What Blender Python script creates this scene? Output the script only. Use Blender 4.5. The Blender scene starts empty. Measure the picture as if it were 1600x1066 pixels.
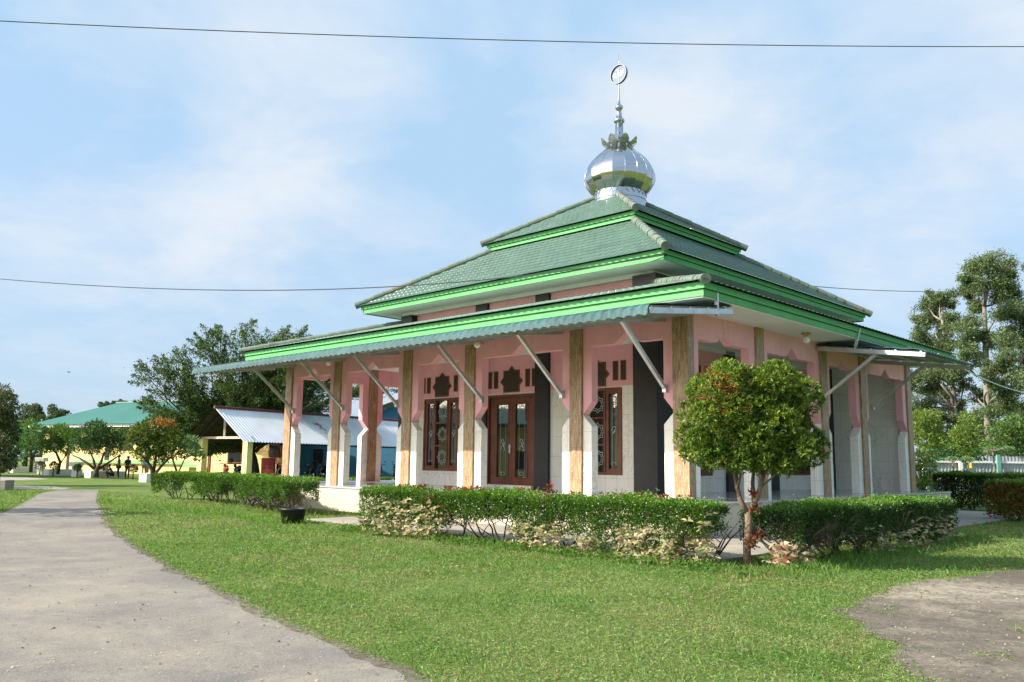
import bpy, bmesh, math, random
import numpy as np
from mathutils import Vector, Matrix
sc = bpy.context.scene
COL = sc.collection
rng = np.random.default_rng(7)
random.seed(5)
R = math.radians

# ------------------------------------------------------------------ camera
EYE = 1.6
F_PX, PITCH, ROLL = 1336.6, R(8.013), R(0.702)
OX, OY = 4.034, 19.574                    # the mosque's outer corner on the ground
TH = R(-46.029)
U = np.array([math.sin(TH), math.cos(TH), 0.0])      # along the entrance side
V = np.array([math.cos(TH), -math.sin(TH), 0.0])     # along the other side
def make_camera():
    cd = bpy.data.cameras.new('camera'); co = bpy.data.objects.new('camera', cd); COL.objects.link(co)
    cd.sensor_width = 36; cd.lens = F_PX / 1600 * 36; cd.clip_end = 3000; cd.clip_start = 0.1
    cp, sp = math.cos(PITCH), math.sin(PITCH); cr, sr = math.cos(ROLL), math.sin(ROLL)
    X = Vector((1, 0, 0)); up = Vector((0, -sp, cp)); fw = Vector((0, cp, sp))
    right = cr * X + sr * up; up2 = -sr * X + cr * up
    m = Matrix((right, up2, -fw)).transposed().to_4x4(); m.translation = (0, 0, EYE)
    co.matrix_world = m; sc.camera = co
make_camera()
def ray(px, py):
    a = (px - 800) / F_PX; b = (py - 533) / F_PX; cr, sr = math.cos(ROLL), math.sin(ROLL)
    a, b = cr * a + sr * b, -sr * a + cr * b
    cp, sp = math.cos(PITCH), math.sin(PITCH)
    return np.array([a, cp + sp * b, sp - cp * b])
def at(px, py, Y):
    r = ray(px, py); k = Y / r[1]; return np.array([r[0] * k, Y, EYE + r[2] * k])
def gnd(px, py, z=0.0):
    r = ray(px, py); k = (z - EYE) / r[2]; return np.array([r[0] * k, r[1] * k, z])
def ST(s, t, z=0.0):
    p = np.array([OX, OY, 0.0]) + s * U + t * V; p[2] = z; return p

# ------------------------------------------------------------------ materials
def _nt(name):
    m = bpy.data.materials.new(name); m.use_nodes = True
    nt = m.node_tree; b = nt.nodes['Principled BSDF']; return m, nt, b
def nd(nt, typ, **kw):
    n = nt.nodes.new(typ)
    for k, v in kw.items(): setattr(n, k, v)
    return n
def lk(nt, a, b): nt.links.new(a, b)
def coords(nt, scale=(1, 1, 1), world=False):
    if world:
        tc = nd(nt, 'ShaderNodeNewGeometry').outputs['Position']
    else:
        tc = nd(nt, 'ShaderNodeTexCoord').outputs['Object']
    mp = nd(nt, 'ShaderNodeMapping'); mp.inputs['Scale'].default_value = scale
    lk(nt, tc, mp.inputs['Vector']); return mp.outputs['Vector']
def noise(nt, vec, scale, detail=4, rough=.55, dist=0):
    n = nd(nt, 'ShaderNodeTexNoise'); n.inputs['Scale'].default_value = scale
    n.inputs['Detail'].default_value = detail; n.inputs['Roughness'].default_value = rough
    n.inputs['Distortion'].default_value = dist
    lk(nt, vec, n.inputs['Vector']); return n.outputs['Fac']
def ramp(nt, fac, stops):
    r = nd(nt, 'ShaderNodeValToRGB'); e = r.color_ramp.elements
    while len(e) < len(stops): e.new(.5)
    for el, (p, c) in zip(e, stops):
        el.position = p; el.color = (c[0], c[1], c[2], 1) if not isinstance(c, (int, float)) else (c, c, c, 1)
    lk(nt, fac, r.inputs['Fac']); return r.outputs['Color']
def mixc(nt, fac, a, b, mode='MIX'):
    m = nd(nt, 'ShaderNodeMix', data_type='RGBA', blend_type=mode)
    for s, v in ((m.inputs[0], fac), (m.inputs[6], a), (m.inputs[7], b)):
        if isinstance(v, (int, float)): s.default_value = v
        elif isinstance(v, tuple): s.default_value = (v[0], v[1], v[2], 1)
        else: lk(nt, v, s)
    return m.outputs[2]
def math_(nt, op, a, b=None, c=None):
    m = nd(nt, 'ShaderNodeMath', operation=op)
    for i, v in enumerate((a, b, c)):
        if v is None: continue
        if isinstance(v, (int, float)): m.inputs[i].default_value = v
        else: lk(nt, v, m.inputs[i])
    return m.outputs[0]
def bump(nt, b, h, strength=.3, dist=.01):
    n = nd(nt, 'ShaderNodeBump'); n.inputs['Strength'].default_value = strength; n.inputs['Distance'].default_value = dist
    lk(nt, h, n.inputs['Height']); lk(nt, n.outputs['Normal'], b.inputs['Normal'])
def paint(name, c, rough=.6, var=.12, scale=2.0, metal=0, bmp=.1, world=False, spec=.4, dirt=None):
    m, nt, b = _nt(name); v = coords(nt, world=world)
    n1 = noise(nt, v, scale, 6, .6); n2 = noise(nt, v, scale * 14, 3)
    lo = tuple(x * (1 - var) for x in c); hi = tuple(min(1, x * (1 + var)) for x in c)
    col = ramp(nt, n1, [(.3, lo), (.7, hi)])
    if dirt:
        msk = ramp(nt, noise(nt, coords(nt, (3, 3, .6), world), scale * .9, 6, .65), [(.54, 0), (.72, 1)])
        col = mixc(nt, math_(nt, 'MULTIPLY', msk, dirt[3]), col, tuple(dirt[:3]))
    lk(nt, col, b.inputs['Base Color'])
    b.inputs['Roughness'].default_value = rough; b.inputs['Metallic'].default_value = metal
    b.inputs['Specular IOR Level'].default_value = spec
    if bmp: bump(nt, b, n2, bmp, .005)
    return m
M_ = {}
M_['pink'] = paint('pink_paint', (.85, .43, .465), .7, .07, 1.3, dirt=(.68, .34, .36, .75))
M_['white'] = paint('white_paint', (.82, .82, .79), .7, .05, .8, dirt=(.5, .5, .46, .25))
M_['green_paint'] = paint('green_fascia_paint', (.095, .385, .112), .55, .12, 1.5, dirt=(.085, .25, .11, .8))
M_['wood'] = paint('red_brown_wood', (.155, .045, .022), .38, .35, 2.2, bmp=.15)
M_['brown_trim'] = paint('brown_trim', (.17, .075, .035), .5, .3, 3)
M_['vent'] = paint('vent_board', (.055, .036, .026), .7, .2, 6)
M_['etch'] = paint('etched_glass', (.50, .53, .52), .6, .05, 5)
M_['steel'] = paint('galvanised_steel', (.55, .57, .57), .42, .18, 4, metal=.75)
M_['grey_sheet'] = paint('awning_underside', (.30, .31, .31), .6, .15, 3)
M_['brass'] = paint('brass', (.55, .34, .10), .4, .2, 8, metal=.6)
M_['bulb'] = paint('frosted_bulb', (.85, .85, .80), .25, .02, 5)
M_['handle'] = paint('steel_handle', (.7, .7, .68), .3, .05, 5, metal=.9)
M_['platform'] = paint('cream_tile_side', (.60, .535, .405), .45, .04, .7, spec=.3, dirt=(.58, .50, .36, .6))
M_['concrete'] = paint('concrete', (.29, .26, .21), .95, .25, 1.1, bmp=.3, world=True, dirt=(.20, .18, .145, .7))
M_['black_plastic'] = paint('black_plastic', (.018, .020, .022), .45, .3, 4)
M_['rubber'] = paint('rubber', (.012, .012, .013), .7, .2, 9)
M_['wire'] = paint('wire_black', (.03, .03, .035), .6, .1, 5)
M_['white_rope'] = paint('white_rope', (.75, .75, .72), .7, .05, 9)
M_['yellow_wall'] = paint('yellow_wall', (.88, .66, .28), .8, .06, .5, world=True, dirt=(.60, .43, .20, .35))
M_['yellow_pillar'] = paint('yellow_pillar', (.78, .66, .27), .8, .07, 1.0)
M_['green_trim'] = paint('green_trim', (.25, .42, .17), .7, .1, 2)
M_['blue_wall'] = paint('blue_wall', (.05, .18, .285), .8, .10, .8, world=True)
M_['red_panel'] = paint('red_panel', (.42, .055, .06), .7, .12, 1)
M_['dark_win'] = paint('dark_window', (.02, .022, .025), .15, .1, 1)
M_['green_roof_far'] = paint('green_sheet_roof', (.055, .150, .130), .9, .07, .25, world=True, spec=.05)
M_['green_roof_light'] = paint('pale_green_roof', (.12, .22, .145), .6, .07, .25, world=True)
M_['red_roof'] = paint('red_roof', (.13, .03, .028), .7, .15, 1)
M_['planter'] = paint('planter_white', (.72, .69, .60), .8, .08, 1.2, dirt=(.4, .38, .32, .5))
M_['bark'] = paint('bark', (.17, .115, .075), .9, .35, 5, bmp=.6)
M_['bark_dark'] = paint('bark_dark', (.065, .05, .04), .9, .35, 5, bmp=.6)
M_['bark_pale'] = paint('bark_pale', (.20, .175, .15), .9, .3, 1.5, bmp=.5)
M_['soil'] = paint('soil', (.09, .06, .04), 1, .3, 3)
M_['terracotta'] = paint('terracotta', (.42, .15, .05), .8, .15, 6)
M_['skin'] = paint('skin', (.22, .11, .065), .6, .08, 5)
M_['hair'] = paint('hair', (.012, .01, .009), .6, .1, 5)
M_['cloth_grey'] = paint('cloth_grey', (.10, .10, .09), .9, .1, 5)
M_['cloth_dark'] = paint('cloth_dark', (.018, .016, .02), .9, .2, 5)
M_['cloth_blue'] = paint('cloth_blue', (.42, .52, .62), .9, .1, 5)
M_['cloth_khaki'] = paint('cloth_khaki', (.33, .30, .15), .9, .1, 5)
M_['cloth_maroon'] = paint('cloth_maroon', (.06, .022, .02), .9, .1, 5)
M_['bike_red'] = paint('bike_red', (.30, .04, .015), .3, .1, 3)
M_['bike_black'] = paint('bike_black', (.015, .015, .017), .3, .1, 3)
M_['chrome'] = paint('chrome', (.7, .7, .7), .2, .05, 3, metal=1)
M_['sign_blue'] = paint('sign_blue', (.03, .05, .22), .5, .05, 3)
M_['sign_white'] = paint('sign_white', (.8, .8, .8), .5, .03, 3)
M_['fence_sheet'] = paint('fence_zinc', (.33, .35, .37), .55, .18, 1, metal=.2)
M_['rail_white'] = paint('rail_white', (.72, .72, .70), .6, .06, 2)
M_['post_green'] = paint('post_green', (.13, .33, .26), .6, .08, 2)
M_['yellow_cloth'] = paint('yellow_cloth', (.55, .37, .04), .8, .06, 3)
M_['bird'] = paint('bird_dark', (.18, .18, .19), .9, .1, 3)
M_['timber_pale'] = paint('timber_pale', (.50, .42, .33), .8, .15, 3)
M_['timber_and_shade'] = paint('timber_and_shade', (.05, .038, .03), .9, .2, 3)  # dark rafter timber; also stands in for shade in the roof gap and shed

def m_tile():
    m, nt, b = _nt('cream_marble_tile'); v = coords(nt)
    sep = nd(nt, 'ShaderNodeSeparateXYZ'); lk(nt, v, sep.inputs[0])
    h = math_(nt, 'ADD', sep.outputs[0], sep.outputs[1])
    def line(x, per, off):
        f = math_(nt, 'FRACT', math_(nt, 'DIVIDE', math_(nt, 'ADD', x, off), per))
        return math_(nt, 'LESS_THAN', f, .006 / per)
    ln = math_(nt, 'MAXIMUM', line(h, .41, 50.13), line(sep.outputs[2], .60, 50.0 - .76))
    vein = ramp(nt, noise(nt, v, 1.7, 8, .6, 2.2), [(.47, 0), (.50, 1), (.525, 0)])
    msk = ramp(nt, noise(nt, v, 1.1, 3), [(.45, 0), (.62, 1)])
    base = ramp(nt, noise(nt, v, 2.4, 6, .6), [(.3, (.82, .79, .70)), (.7, (.88, .86, .78))])
    col = mixc(nt, math_(nt, 'MULTIPLY', math_(nt, 'MULTIPLY', vein, msk), .65), base, (.50, .38, .24))
    col = mixc(nt, ln, col, (.42, .37, .29))
    lk(nt, col, b.inputs['Base Color']); b.inputs['Roughness'].default_value = .28
    b.inputs['Specular IOR Level'].default_value = .4
    bump(nt, b, math_(nt, 'SUBTRACT', 1.0, ln), .3, .003); return m
M_['tile'] = m_tile()
def m_travertine():
    m, nt, b = _nt('brown_travertine'); v = coords(nt, (6, 6, 1.0)); v2 = coords(nt, (13, 13, 3.2)); v3 = coords(nt)
    n = noise(nt, v, 2.6, 8, .68, .6); n2 = noise(nt, v2, 3.2, 5, .7)
    col = ramp(nt, n, [(.28, (.11, .062, .030)), (.42, (.25, .150, .072)), (.55, (.37, .235, .125)), (.72, (.52, .385, .24))])
    spk = ramp(nt, n2, [(.58, 0), (.66, 1)])
    col = mixc(nt, math_(nt, 'MULTIPLY', spk, .75), col, (.72, .62, .46))
    sep = nd(nt, 'ShaderNodeSeparateXYZ'); lk(nt, v3, sep.inputs[0])
    f = math_(nt, 'FRACT', math_(nt, 'DIVIDE', math_(nt, 'ADD', sep.outputs[2], 9.24), .80))
    col = mixc(nt, math_(nt, 'LESS_THAN', f, .009), col, (.15, .10, .055))
    lk(nt, col, b.inputs['Base Color']); b.inputs['Roughness'].default_value = .45
    bump(nt, b, n, .25, .006); return m
M_['travertine'] = m_travertine()
def m_black_rib():
    m, nt, b = _nt('black_ribbed_stone'); v = coords(nt)
    sep = nd(nt, 'ShaderNodeSeparateXYZ'); lk(nt, v, sep.inputs[0])
    f = math_(nt, 'FRACT', math_(nt, 'DIVIDE', math_(nt, 'ADD', sep.outputs[2], 5), .07))
    g = math_(nt, 'LESS_THAN', f, .3)
    col = mixc(nt, g, (.016, .016, .019), (.006, .006, .008))
    col = mixc(nt, ramp(nt, noise(nt, v, 3, 5), [(.4, 0), (.8, .5)]), col, (.035, .034, .036))
    lk(nt, col, b.inputs['Base Color']); b.inputs['Roughness'].default_value = .5
    bump(nt, b, math_(nt, 'SUBTRACT', 1.0, g), .8, .012); return m
M_['black'] = m_black_rib()
def m_roof(name, c, lich, amt, lo=.5, hi=.75, rough=.45, coat=.0):
    m, nt, b = _nt(name); v = coords(nt)
    n = noise(nt, v, .7, 6, .6); n3 = noise(nt, v, 9, 3)
    col = ramp(nt, n, [(.3, tuple(x * .82 for x in c)), (.7, tuple(x * 1.15 for x in c))])
    col = mixc(nt, ramp(nt, n3, [(.4, 0), (.7, .35)]), col, tuple(min(1, x * 1.45 + .02) for x in c))
    msk = ramp(nt, noise(nt, coords(nt, (1, 1, .5)), 1.9, 8, .7), [(lo, 0), (hi, 1)])
    col = mixc(nt, math_(nt, 'MULTIPLY', msk, amt), col, lich)
    lk(nt, col, b.inputs['Base Color']); b.inputs['Roughness'].default_value = rough
    b.inputs['Coat Weight'].default_value = coat; b.inputs['Coat Roughness'].default_value = .22
    b.inputs['Specular IOR Level'].default_value = .25
    sn = nd(nt, 'ShaderNodeVectorMath', operation='SNAP'); lk(nt, coords(nt), sn.inputs[0]); sn.inputs[1].default_value = (.31, .235, 50)
    wn = nd(nt, 'ShaderNodeTexWhiteNoise'); lk(nt, sn.outputs[0], wn.inputs['Vector'])
    tile = ramp(nt, wn.outputs['Value'], [(0, .88), (.6, 1.0), (1, 1.10)]); strk = ramp(nt, noise(nt, coords(nt, (1.3, 1.3, .25)), 2.6, 6, .7), [(.50, 1.0), (.75, .70)])
    col = mixc(nt, 1.0, mixc(nt, 1.0, col, tile, 'MULTIPLY'), strk, 'MULTIPLY'); lk(nt, col, b.inputs['Base Color'])
    bump(nt, b, n3, .15, .004); return m
M_['roof'] = m_roof('green_roof_tile', (.043, .098, .068), (.10, .12, .09), .45, rough=.7, coat=.28)
M_['roof_old'] = m_roof('weathered_green_tile', (.085, .145, .108), (.22, .24, .19), .5, rough=.7, coat=.15)
M_['hip'] = m_roof('hip_tile', (.125, .175, .135), (.26, .16, .105), .6, .50, .66)
M_['awning'] = m_roof('teal_sheet_tile', (.040, .098, .100), (.085, .145, .135), .35, rough=.6)
def m_metal():
    m, nt, b = _nt('polished_stainless'); v = coords(nt)
    b.inputs['Base Color'].default_value = (.50, .50, .51, 1); b.inputs['Metallic'].default_value = 1
    r = ramp(nt, noise(nt, v, 3, 4), [(.3, .08), (.7, .18)]); lk(nt, r, b.inputs['Roughness'])
    bump(nt, b, noise(nt, v, 2.2, 3), .12, .03); return m
M_['dome'] = m_metal()
def m_glass():
    m, nt, b = _nt('dark_window_glass'); v = coords(nt)
    b.inputs['Base Color'].default_value = (.012, .014, .015, 1); b.inputs['Roughness'].default_value = .02
    b.inputs['Specular IOR Level'].default_value = .5; b.inputs['IOR'].default_value = 2.7
    bump(nt, b, noise(nt, v, 1.1, 2), .03, .02); return m
M_['glass'] = m_glass()
M_['petal'] = paint('dull_stainless', (.52, .52, .53), .38, .1, 3, metal=1)
M_['ring'] = paint('dark_ring_metal', (.10, .10, .11), .45, .1, 3, metal=.6)
def m_floor():
    m, nt, b = _nt('grey_floor_tile'); v = coords(nt)
    sep = nd(nt, 'ShaderNodeSeparateXYZ'); lk(nt, v, sep.inputs[0])
    def line(x):
        return math_(nt, 'LESS_THAN', math_(nt, 'FRACT', math_(nt, 'DIVIDE', math_(nt, 'ADD', x, 40), .4)), .015)
    ln = math_(nt, 'MAXIMUM', line(sep.outputs[0]), line(sep.outputs[1]))
    col = ramp(nt, noise(nt, v, 2, 6), [(.3, (.36, .36, .36)), (.7, (.52, .52, .50))])
    col = mixc(nt, ln, col, (.2, .2, .2)); lk(nt, col, b.inputs['Base Color'])
    b.inputs['Roughness'].default_value = .12; return m
M_['floor'] = m_floor()
def m_ground():
    m, nt, b = _nt('lawn_soil'); v = coords(nt, world=True)
    n = noise(nt, v, .35, 8, .65); n2 = noise(nt, v, 7, 6, .7); n3 = noise(nt, v, 45, 3, .7)
    col = ramp(nt, n, [(.32, (.095, .145, .032)), (.5, (.13, .185, .045)), (.68, (.175, .21, .068))])
    col = mixc(nt, ramp(nt, n2, [(.35, 0), (.7, .6)]), col, (.12, .185, .04))
    col = mixc(nt, ramp(nt, n3, [(.5, 0), (.75, .6)]), col, (.06, .07, .025))
    lk(nt, col, b.inputs['Base Color']); b.inputs['Roughness'].default_value = 1; b.inputs['Specular IOR Level'].default_value = .1
    bump(nt, b, n3, .8, .04); return m
M_['ground'] = m_ground()
def m_road():
    m, nt, b = _nt('worn_asphalt'); v = coords(nt, world=True)
    n1 = noise(nt, v, .33, 8, .68, .6); n2 = noise(nt, v, 3.0, 8, .75); n3 = noise(nt, v, 60, 4, .85); n4 = noise(nt, v, .9, 8, .72, 1.2)
    col = ramp(nt, n1, [(.33, (.115, .108, .100)), (.5, (.19, .170, .142)), (.66, (.275, .24, .185))])
    col = mixc(nt, ramp(nt, n2, [(.42, 0), (.75, .5)]), col, (.09, .088, .085))
    col = mixc(nt, ramp(nt, n4, [(.53, 0), (.70, .6)]), col, (.30, .25, .18))
    col = mixc(nt, ramp(nt, n3, [(.50, 0), (.68, .75)]), col, (.38, .35, .30))
    col = mixc(nt, ramp(nt, n3, [(.30, .8), (.44, 0)]), col, (.08, .075, .07))
    vo = nd(nt, 'ShaderNodeTexVoronoi', feature='DISTANCE_TO_EDGE'); vo.inputs['Scale'].default_value = .42
    vv = nd(nt, 'ShaderNodeVectorMath', operation='ADD'); lk(nt, v, vv.inputs[0])
    cn = nd(nt, 'ShaderNodeTexNoise'); cn.inputs['Scale'].default_value = 1.3; cn.inputs['Detail'].default_value = 5; lk(nt, v, cn.inputs['Vector'])
    lk(nt, cn.outputs['Color'], vv.inputs[1]); lk(nt, vv.outputs[0], vo.inputs['Vector'])
    crack = ramp(nt, vo.outputs['Distance'], [(.0, 1), (.012, 0)])
    cm = ramp(nt, n1, [(.54, 0), (.62, .35)])
    col = mixc(nt, math_(nt, 'MULTIPLY', crack, cm), col, (.10, .095, .085))
    lk(nt, col, b.inputs['Base Color']); b.inputs['Roughness'].default_value = .92; b.inputs['Specular IOR Level'].default_value = .25
    bump(nt, b, n3, .5, .012); return m
M_['road'] = m_road()
def m_dirt():
    m, nt, b = _nt('bare_dirt'); v = coords(nt, world=True); v2 = coords(nt, (1, 1.15, 1), world=True); n5 = noise(nt, v, 14, 6, .8)
    n1 = noise(nt, v2, .55, 12, .74, .4); n2 = noise(nt, v, 2.6, 8, .7); n3 = noise(nt, v, 60, 3, .8)
    gd = nd(nt, 'ShaderNodeVectorMath', operation='DISTANCE'); lk(nt, v2, gd.inputs[0]); gd.inputs[1].default_value = (5.6, 11.3 * 1.15, 0)      # a spread of dry sand
    n1 = math_(nt, 'ADD', n1, math_(nt, 'MULTIPLY', math_(nt, 'MAXIMUM', math_(nt, 'SUBTRACT', 1.0, math_(nt, 'DIVIDE', gd.outputs['Value'], 1.9)), 0.0), .25))
    col = ramp(nt, n1, [(.36, (.115, .092, .074)), (.52, (.150, .130, .102)), (.59, (.24, .205, .155)), (.72, (.34, .295, .225))])
    col = mixc(nt, ramp(nt, n2, [(.45, 0), (.62, .65)]), col, (.085, .075, .06))
    col = mixc(nt, ramp(nt, n5, [(.44, 0), (.62, .7)]), col, (.080, .070, .054)); col = mixc(nt, ramp(nt, n5, [(.30, .5), (.42, 0)]), col, (.30, .26, .20))
    col = mixc(nt, ramp(nt, n3, [(.55, 0), (.72, .6)]), col, (.30, .27, .21))
    lk(nt, col, b.inputs['Base Color']); b.inputs['Roughness'].default_value = 1; b.inputs['Specular IOR Level'].default_value = .1
    bump(nt, b, n2, .6, .03); return m
M_['dirt'] = m_dirt()
def m_zinc():
    m, nt, b = _nt('corrugated_zinc'); v = coords(nt)
    n = noise(nt, v, .6, 6, .6); rust = ramp(nt, noise(nt, coords(nt, (.55, 1, 1)), .5, 7, .6), [(.60, 0), (.63, 1)])
    col = ramp(nt, n, [(.3, (.58, .59, .60)), (.7, (.72, .73, .74))])
    col = mixc(nt, rust, col, (.25, .09, .05)); lk(nt, col, b.inputs['Base Color'])
    b.inputs['Metallic'].default_value = .12; b.inputs['Roughness'].default_value = .5; return m
M_['zinc'] = m_zinc()
def m_leaf(name, rough=.45, trans=.35, spec=.4):
    m, nt, b = _nt(name); a = nd(nt, 'ShaderNodeAttribute', attribute_name='tint')
    lk(nt, a.outputs['Color'], b.inputs['Base Color']); b.inputs['Roughness'].default_value = rough
    b.inputs['Specular IOR Level'].default_value = spec
    tr = nd(nt, 'ShaderNodeBsdfTranslucent'); hs = nd(nt, 'ShaderNodeHueSaturation')
    hs.inputs['Hue'].default_value = .485; hs.inputs['Saturation'].default_value = 1.15; hs.inputs['Value'].default_value = 1.3
    lk(nt, a.outputs['Color'], hs.inputs['Color']); lk(nt, hs.outputs[0], tr.inputs['Color'])
    mx = nd(nt, 'ShaderNodeMixShader'); mx.inputs[0].default_value = trans
    lk(nt, b.outputs[0], mx.inputs[1]); lk(nt, tr.outputs[0], mx.inputs[2])
    lk(nt, mx.outputs[0], nt.nodes['Material Output'].inputs['Surface']); return m
M_['leaf'] = m_leaf('leaf', .55, .38, .3); M_['leaf_gloss'] = m_leaf('glossy_leaf', .45, .32, .32)
M_['grass'] = m_leaf('grass_blade', .6, .4, .25)

# ------------------------------------------------------------------ mesh helpers
class MB:
    """collects solids and links them as ONE mesh object"""
    def __init__(s): s.v = []; s.f = []; s.m = []
    def add(s, vs, fs, mi=0):
        o = len(s.v); s.v += [tuple(map(float, p)) for p in vs]; s.f += [tuple(i + o for i in f) for f in fs]; s.m += [mi] * len(fs)
    def box(s, a, b, mi=0):
        x0, y0, z0 = a; x1, y1, z1 = b
        s.add([(x0, y0, z0), (x1, y0, z0), (x1, y1, z0), (x0, y1, z0), (x0, y0, z1), (x1, y0, z1), (x1, y1, z1), (x0, y1, z1)],
              [(0, 3, 2, 1), (4, 5, 6, 7), (0, 1, 5, 4), (1, 2, 6, 5), (2, 3, 7, 6), (3, 0, 4, 7)], mi)
    def prism(s, poly, fm, o0, o1, mi=0):
        n = len(poly)
        vs = [fm(a, o0, z) for a, z in poly] + [fm(a, o1, z) for a, z in poly]
        fs = [tuple(range(n - 1, -1, -1)), tuple(range(n, 2 * n))] + [(i, (i + 1) % n, n + (i + 1) % n, n + i) for i in range(n)]
        s.add(vs, fs, mi)
    def quad(s, a, b, c, d, mi=0): s.add([a, b, c, d], [(0, 1, 2, 3)], mi)
    def bar(s, p, q, w, h=None, mi=0, up=(0, 0, 1)):
        h = h or w; p = Vector(p); q = Vector(q); d = (q - p).normalized(); u = Vector(up)
        if abs(d.dot(u)) > .98: u = Vector((1, 0, 0))
        x = d.cross(u).normalized(); y = x.cross(d)
        vs = [b_ + x * sx * w / 2 + y * sy * h / 2 for b_ in (p, q) for sx, sy in ((-1, -1), (1, -1), (1, 1), (-1, 1))]
        s.add(vs, [(3, 2, 1, 0), (4, 5, 6, 7), (0, 1, 5, 4), (1, 2, 6, 5), (2, 3, 7, 6), (3, 0, 4, 7)], mi)
    def tube(s, pts, rad, n=8, mi=0, closed=False):
        pts = [Vector(p) for p in pts]
        if isinstance(rad, (int, float)): rad = [rad] * len(pts)
        o = []; ref = Vector((.31, .17, .93)); K = len(pts)
        for i, p in enumerate(pts):
            if closed: d = pts[(i + 1) % K] - pts[i - 1]
            else: d = pts[min(i + 1, K - 1)] - pts[max(i - 1, 0)]
            d = d.normalized() if d.length > 1e-9 else Vector((0, 0, 1))
            x = d.cross(ref); x = x.normalized() if x.length > .05 else d.cross(Vector((1, 0, 0))).normalized()
            y = d.cross(x)
            o += [p + (x * math.cos(2 * math.pi * k / n) + y * math.sin(2 * math.pi * k / n)) * rad[i] for k in range(n)]
        fs = []
        for i in range(K if closed else K - 1):
            j = (i + 1) % K
            fs += [(i * n + k, i * n + (k + 1) % n, j * n + (k + 1) % n, j * n + k) for k in range(n)]
        if not closed: fs += [tuple(range(n - 1, -1, -1)), tuple((K - 1) * n + k for k in range(n))]
        s.add(o, fs, mi)
    def lathe(s, prof, c=(0, 0, 0), n=24, mi=0):
        vs = []; cx, cy, cz = c
        for r, z in prof: vs += [(cx + r * math.cos(2 * math.pi * k / n), cy + r * math.sin(2 * math.pi * k / n), cz + z) for k in range(n)]
        K = len(prof)
        fs = [(i * n + k, i * n + (k + 1) % n, (i + 1) * n + (k + 1) % n, (i + 1) * n + k) for i in range(K - 1) for k in range(n)]
        fs += [tuple(range(n - 1, -1, -1)), tuple((K - 1) * n + k for k in range(n))]
        s.add(vs, fs, mi)
    def build(s, name, mat, parent=None, smooth=False, bevel=0, auto=None):
        me = bpy.data.meshes.new(name); me.from_pydata(s.v, [], s.f)
        mats = mat if isinstance(mat, (list, tuple)) else [mat]
        for m in mats: me.materials.append(m)
        if len(mats) > 1: me.polygons.foreach_set('material_index', s.m)
        bm = bmesh.new(); bm.from_mesh(me); bmesh.ops.recalc_face_normals(bm, faces=bm.faces); bm.to_mesh(me); bm.free()
        if smooth: me.polygons.foreach_set('use_smooth', [True] * len(me.polygons))
        me.update(); o = bpy.data.objects.new(name, me); COL.objects.link(o)
        if parent: o.parent = parent
        if bevel:
            md = o.modifiers.new('bevel', 'BEVEL'); md.width = bevel; md.segments = 2; md.limit_method = 'ANGLE'; md.angle_limit = R(40)
        return o
def tag(o, label=None, cat=None, group=None, kind=None):
    if label: o['label'] = label
    if cat: o['category'] = cat
    if group: o['group'] = group
    if kind: o['kind'] = kind
    return o
def thing(name, loc, label, cat, group=None, rz=0):
    o = bpy.data.objects.new(name, None); COL.objects.link(o); o.location = tuple(map(float, loc)); o.rotation_euler = (0, 0, rz)
    o.empty_display_size = .3
    return tag(o, label, cat, group)
def copy_tree(o, parent=None):
    c = o.copy(); COL.objects.link(c)
    if parent: c.parent = parent
    for ch in [x for x in COL.objects if x.parent == o]: copy_tree(ch, c)
    return c
def np_mesh(name, verts, quads, mat, parent=None, tint=None, smooth=False):
    """verts (N,3), quads (M,4) index arrays, one colour per vertex"""
    me = bpy.data.meshes.new(name); N = len(verts); Q = len(quads)
    me.vertices.add(N); me.vertices.foreach_set('co', np.asarray(verts, np.float32).ravel())
    k = quads.shape[1]
    me.loops.add(Q * k); me.loops.foreach_set('vertex_index', np.asarray(quads, np.int32).ravel())
    me.polygons.add(Q); me.polygons.foreach_set('loop_start', np.arange(0, Q * k, k, dtype=np.int32))
    if smooth: me.polygons.foreach_set('use_smooth', np.ones(Q, bool))
    if tint is not None:
        at_ = me.color_attributes.new('tint', 'FLOAT_COLOR', 'POINT')
        at_.data.foreach_set('color', np.concatenate([tint, np.ones((N, 1))], 1).astype(np.float32).ravel())
    me.materials.append(mat); me.update(calc_edges=True); me.validate()
    o = bpy.data.objects.new(name, me); COL.objects.link(o)
    if parent: o.parent = parent
    return o
def unit(a): return a / (np.linalg.norm(a, axis=-1, keepdims=True) + 1e-9)
def rdir(n): return unit(rng.normal(size=(n, 3)))
def palette(n, cols, w=None, jit=.18):
    cols = np.array(cols, float); idx = rng.choice(len(cols), n, p=None if w is None else np.array(w) / sum(w))
    c = cols[idx] * (1 + jit * rng.normal(size=(n, 1))) * (1 + .05 * rng.normal(size=(n, 3)))
    return np.clip(c, .004, .9)
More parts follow.
